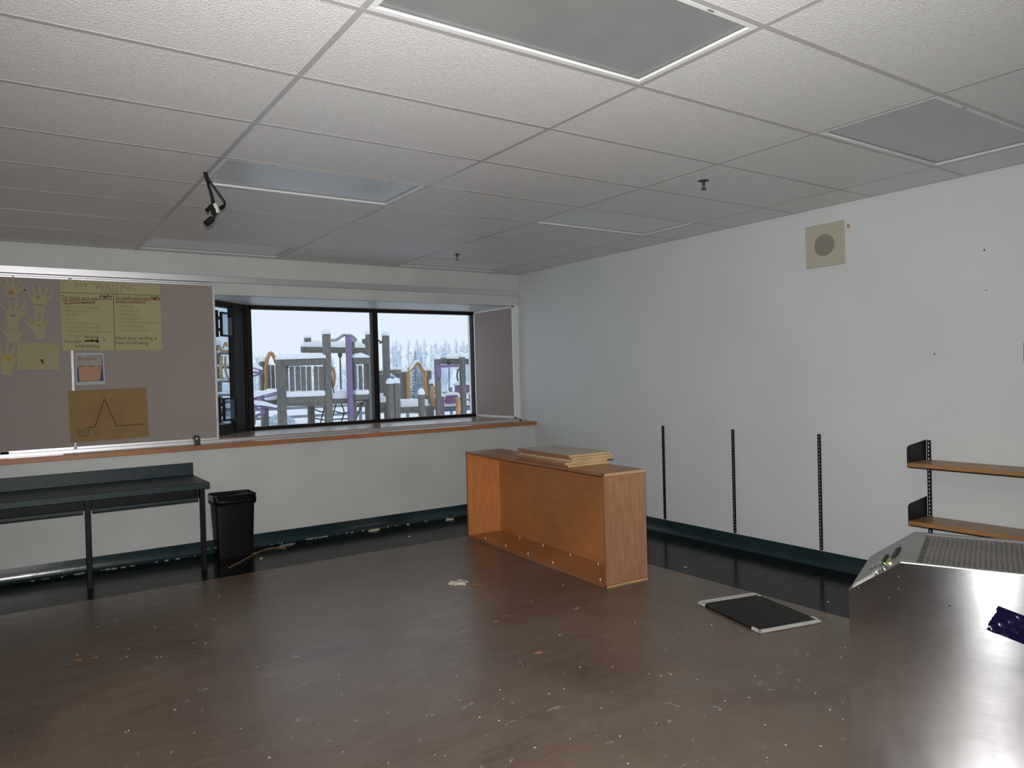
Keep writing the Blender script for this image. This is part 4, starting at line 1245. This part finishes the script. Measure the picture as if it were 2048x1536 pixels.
# --- ladder seen through the tinted side pane
lad = empty('play_ladder', (0, 0, 0), 0, 'snow-covered play ladder visible through the narrow side window', 'play ladder')
post(lad, 432, 440, 690, 7.4); post(lad, 462, 470, 700, 7.4, snow=4)
for v in (707, 735, 763, 790, 818, 840):
    rail(lad, 436, v, 466, v, 3, 7.3, snow=5, depth=.10)
bar(lad, [(446, 697), (449, 688), (452, 686), (454, 694)], .02, m_orange, 'orange_hoop', 7.2)
bar(lad, [(438, 693), (445, 702), (456, 703), (468, 698)], .03, m_orange, 'orange_hoop', 7.2)
bar(lad, [(443, 712), (442, 745), (445, 758)], .03, m_orange, 'orange_handhold', 7.2)
bar(lad, [(451, 712), (451, 740), (458, 758), (466, 756)], .02, m_orange, 'orange_handhold', 7.2)

# --- right-hand tower group
pr = empty('climbing_frame', (0, 0, 0), 0, 'timber play tower with purple panels and orange snow arch, seen through the right window pane', 'play tower')
post(pr, 765, 777, 671, 8.6)
post(pr, 774, 786, 767, 8.0, snow=9); post(pr, 786, 798, 766, 8.0, snow=9)
post(pr, 801, 817, 744, 9.6, snow=7, zb=P3(809, 800, 9.6).z)
post(pr, 849.5, 861.5, 741, 9.6)
post(pr, 869, 879.5, 718, 8.3, snow=9)
post(pr, 918.5, 929.5, 714, 8.3, snow=9)
post(pr, 837, 848, 789, 8.0, snow=11)
post(pr, 859, 866, 767, 9.0, snow=8)
post(pr, 757, 768, 748, 9.2, snow=0, zb=P3(762, 785, 9.2).z)
rail(pr, 757, 745, 802, 742, 5, 9.6, snow=6, depth=.1)
MB().tube([P3(788, 744, 9.4), P3(800, 750, 9.4)], .08, 9).build('log_end', m_timber, pr, smooth=True)
bar(pr, [(817, 792), (817, 744), (823, 737), (831, 727), (838, 728), (845, 741), (850, 745), (849, 760), (852, 792)], .055, m_orange, 'orange_arch', 9.5)
mb = MB()
ap = smooth_path([P3(u, v, 9.48) for u, v in ((817, 742), (824, 735), (831, 725.5), (838, 726), (845, 738), (850, 742))], 3)
for a_, b_ in zip(ap, ap[1:]): snowcap(mb, a_, b_, .11, .07)
mb.build('snow_ridge', m_snow, pr, smooth=True)
MB().box(P3(814, 790, 9.5).x - .03, P3(817, 790, 9.5).x, 9.4, 9.5, P3(815, 797, 9.5).z, P3(815, 746, 9.5).z, .01).build('orange_panel', m_orange, pr)
bar(pr, [(866, 772), (864, 790), (868, 812)], .06, m_orange, 'orange_post', 8.9)
deck(pr, 798, 857, 814, 10, 8.6, 1.6, 13)
deck(pr, 757, 776, 806, 8, 8.6, 1.4, 12)
deck(pr, 757, 772, 794, 6, 9.2, 1.0, 8)
MB().lathe([(0, 0)] + [(.085 * sin(k * pi / 8), -.085 + .085 * cos(k * pi / 8)) for k in range(1, 8)] + [(0, -.17)], 14, P3(784, 752, 9.0)).build('blue_dome', m_bluep, pr, smooth=True)
rail(pr, 874, 733, 919, 731, 5, 8.25, mat=m_purple, name='purple_beam', depth=.08)
MB().beam(P3(877, 730, 8.2), P3(878, 754, 8.2), .10, .06, up=(0, 1, 0)).build('purple_bracket', m_purple, pr)
MB().tube([P3(882, 722, 8.7), P3(966, 723, 8.7)], .08, 10).build('log_beam', m_timber, pr, smooth=True)
mb = MB(); snowcap(mb, P3(890, 718, 8.7), P3(968, 718, 8.7), .24, .15); mb.build('snow_ridge', m_snow, pr, smooth=True)
MB().lathe([(0, 0), (.05, 0), (.04, -.09), (0, -.09)], 8, P3(898, 722, 8.6)).build('rope_hanger', m_rope, pr)
bar(pr, [(898, 735), (898, 760), (898, 782)], .010, m_rope, 'rope', 8.6)
bar(pr, [(937, 727), (944, 737), (948, 757)], .022, m_rope, 'curved_bar', 8.4)
bar(pr, [(917, 738), (914, 750), (916, 762)], .018, m_rope, 'curved_bar', 8.4)
bar(pr, [(958 + 7 * cos(a), 757 + 7 * sin(a)) for a in [k * pi / 6 for k in range(12)]], .018, m_orange, 'ring', 8.2, True)
def panel(u0, u1, v0, v1, Y):
    a = P3(u0, v1, Y); b = P3(u1, v0, Y)
    MB().box(a.x, b.x, Y, Y + .05, a.z, b.z, .02, 2).build('purple_panel', m_magenta, pr)
    mb = MB(); snowcap(mb, (a.x, Y + .03, b.z), (b.x, Y + .03, b.z), .22, 7 * scale_at(Y)); mb.build('snow_ridge', m_snow, pr, smooth=True)
panel(911, 957, 769, 786, 9.0)
panel(891, 917, 790, 808, 8.7)
panel(939, 965, 788, 805, 8.7)
panel(881, 889, 793, 833, 8.5)
MB().tube([P3(949, 805, 8.7), P3(949, 832, 8.7)], .02, 8).build('panel_leg', m_rope, pr)
bar(pr, [(914, 795), (917, 808), (916, 832)], .06, m_orange, 'orange_post', 8.2)
deck(pr, 882, 965, 812, 3, 8.8, 1.0, 5)
MB().box(P3(890, 820, 9.6).x, P3(975, 820, 9.6).x, 9.6, 9.66, P3(930, 821, 9.6).z, P3(930, 816, 9.6).z, .01).build('blue_edge', m_bluep, pr)
bar(pr, [(754, 682), (758, 681), (761, 686), (764, 682)], .02, m_rope, 'hook', 8.4)

# re-seat the roots at the foot of their structures
for root, foot in ((pg, Vector((.7, 8.0, GZ))), (pc, Vector((-1.2, 7.8, GZ))), (lad, Vector((-1.9, 7.4, GZ))), (pr, Vector((3.0, 8.3, GZ)))):
    for ch in root.children:
        ch.data.transform(Matrix.Translation(-foot))
    root.location = foot

# --- fence and snowy bushes further out
fn = empty('rail_fence', (2.0, 22, GZ - .2), 0, 'long low snow-dusted rail fence across the white field', 'fence')
for k in range(10):
    MB().box(-8 + k * 2.2, -7.88 + k * 2.2, 0, .1, 0, 1.35, .01).build('post', m_rail, fn)
for z_ in (.35, .7, 1.05): MB().box(-8, 12, -.04, .0, z_, z_ + .11, .01).build('rail', m_rail, fn)
for k, (x, y, s_) in enumerate(((0.6, 19, .8), (1.5, 20.5, .7), (3.1, 19.5, .55))):
    mb = MB(); bmesh.ops.create_icosphere(mb.bm, subdivisions=4, radius=1)
    random.seed(k)
    for v in mb.bm.verts:
        c_ = v.co; n_ = 1 + .25 * sin(c_.x * 9 + k) * sin(c_.y * 8) * cos(c_.z * 7) + random.uniform(-.09, .09)
        v.co = Vector((c_.x * s_ * n_, c_.y * s_ * n_, max(-.1, c_.z * s_ * .75 * n_)))
    o = mb.build('snowy_bush', m_bush); o.location = (x, y, GZ)
    tag(o, 'low snow-covered bush behind the play tower, %s' % ['left and largest', 'middle', 'right and smallest'][k], 'bush')

# --- frosted trees, haze painted into their bark colour
def bare_tree(seed):
    random.seed(seed); mb = MB(); h_ = 9
    mb.tube([(0, 0, -1), (.05, 0, h_ * .35), (-.05, .05, h_ * .7), (0, 0, h_)], [.14, .11, .06, .015], 5)
    for k in range(52):
        z_ = random.uniform(.22, .98) * h_; a = random.random() * 2 * pi; l_ = (1.1 - z_ / h_) * random.uniform(1.0, 2.2) + .25
        e = Vector((cos(a) * l_ * .36, sin(a) * l_ * .36, z_ + l_ * .95))
        mb.tube([(0, 0, z_), (e.x * .5, e.y * .5, z_ + l_ * .35), e], [.035, .025, .008], 3)
        for q in range(5):
            f_ = Vector((e.x * .6, e.y * .6, z_ + l_ * .5)); b2 = a + random.uniform(-1, 1); l2 = l_ * .5
            mb.tube([f_, f_ + Vector((cos(b2) * l2 * .5, sin(b2) * l2 * .5, l2 * .7))], [.018, .006], 3)
    return mb
def conifer(seed):
    random.seed(seed); mb = MB(); h_ = 8
    mb.tube([(0, 0, -1), (0, 0, h_)], [.14, .01], 5)
    z_ = .8
    while z_ < h_ - .1:
        r_ = (1 - z_ / h_) * 1.7 + .12
        n_ = 9
        for k in range(n_):
            a = 2 * pi * k / n_ + random.uniform(-.2, .2); rr = r_ * random.uniform(.75, 1.1)
            d = Vector((cos(a), sin(a), 0)); s2 = Vector((-d.y, d.x, 0)) * (.16 + rr * .12)
            tip = d * rr + Vector((0, 0, z_ - rr * .42)); mid = d * rr * .5 + Vector((0, 0, z_ - rr * .1))
            v = [mb.bm.verts.new(q) for q in (Vector((0, 0, z_ + .1)), mid - s2, tip, mid + s2)]
            w2 = mb.bm.verts.new(mid - Vector((0, 0, .12)))
            mb.bm.faces.new((v[0], v[1], v[2])); mb.bm.faces.new((v[0], v[2], v[3]))
            mb.bm.faces.new((v[1], v[0], w2)); mb.bm.faces.new((v[0], v[3], w2)); mb.bm.faces.new((v[3], v[2], w2)); mb.bm.faces.new((v[2], v[1], w2))
        z_ += .42 - .02 * z_
    return mb
protos = [bare_tree(31 + k).build('bare_tree', m_frost_haze) for k in range(3)]
random.seed(12)
spots = []
for row, Y in enumerate((44.0, 48.5, 53.0, 57.5, 62.0, 67.0, 72.0, 77.0)):
    u = 498 + (row * 17) % 45
    while u < 978:
        dense = u > 770
        vt = (700 if dense else 726) + random.uniform(-16, 14) - (row * 2 if dense else 0)
        spots.append((u, vt, Y))
        u += random.uniform(44, 52) if dense else random.uniform(56, 80)
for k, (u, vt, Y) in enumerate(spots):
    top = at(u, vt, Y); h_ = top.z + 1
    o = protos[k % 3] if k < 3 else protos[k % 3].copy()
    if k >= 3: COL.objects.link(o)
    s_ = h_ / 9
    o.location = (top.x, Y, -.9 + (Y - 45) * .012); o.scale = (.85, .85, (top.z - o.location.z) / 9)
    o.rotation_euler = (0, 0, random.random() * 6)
    tag(o, 'bare frosted tree with haze painted into its pale colour, behind the playground', 'tree', 'bare frosted trees with painted haze behind the playground')
for k, (u, vt, Y, lb) in enumerate(((830, 700, 40, 'snowy conifer with the tallest dark tip between the play posts'), (842, 714, 42, 'shorter snowy conifer beside the tallest one'), (836, 735, 26, 'near snowy conifer framed by the orange arch'), (793, 728, 40, 'small snowy conifer behind the paired posts'))):
    o = conifer(50 + k).build('conifer', m_conifer)
    top = at(u, vt, Y); o.location = (top.x, Y, GZ - .2); s_ = (top.z - GZ + .2) / 8
    o.scale = (s_, s_, s_)
    tag(o, lb, 'conifer')
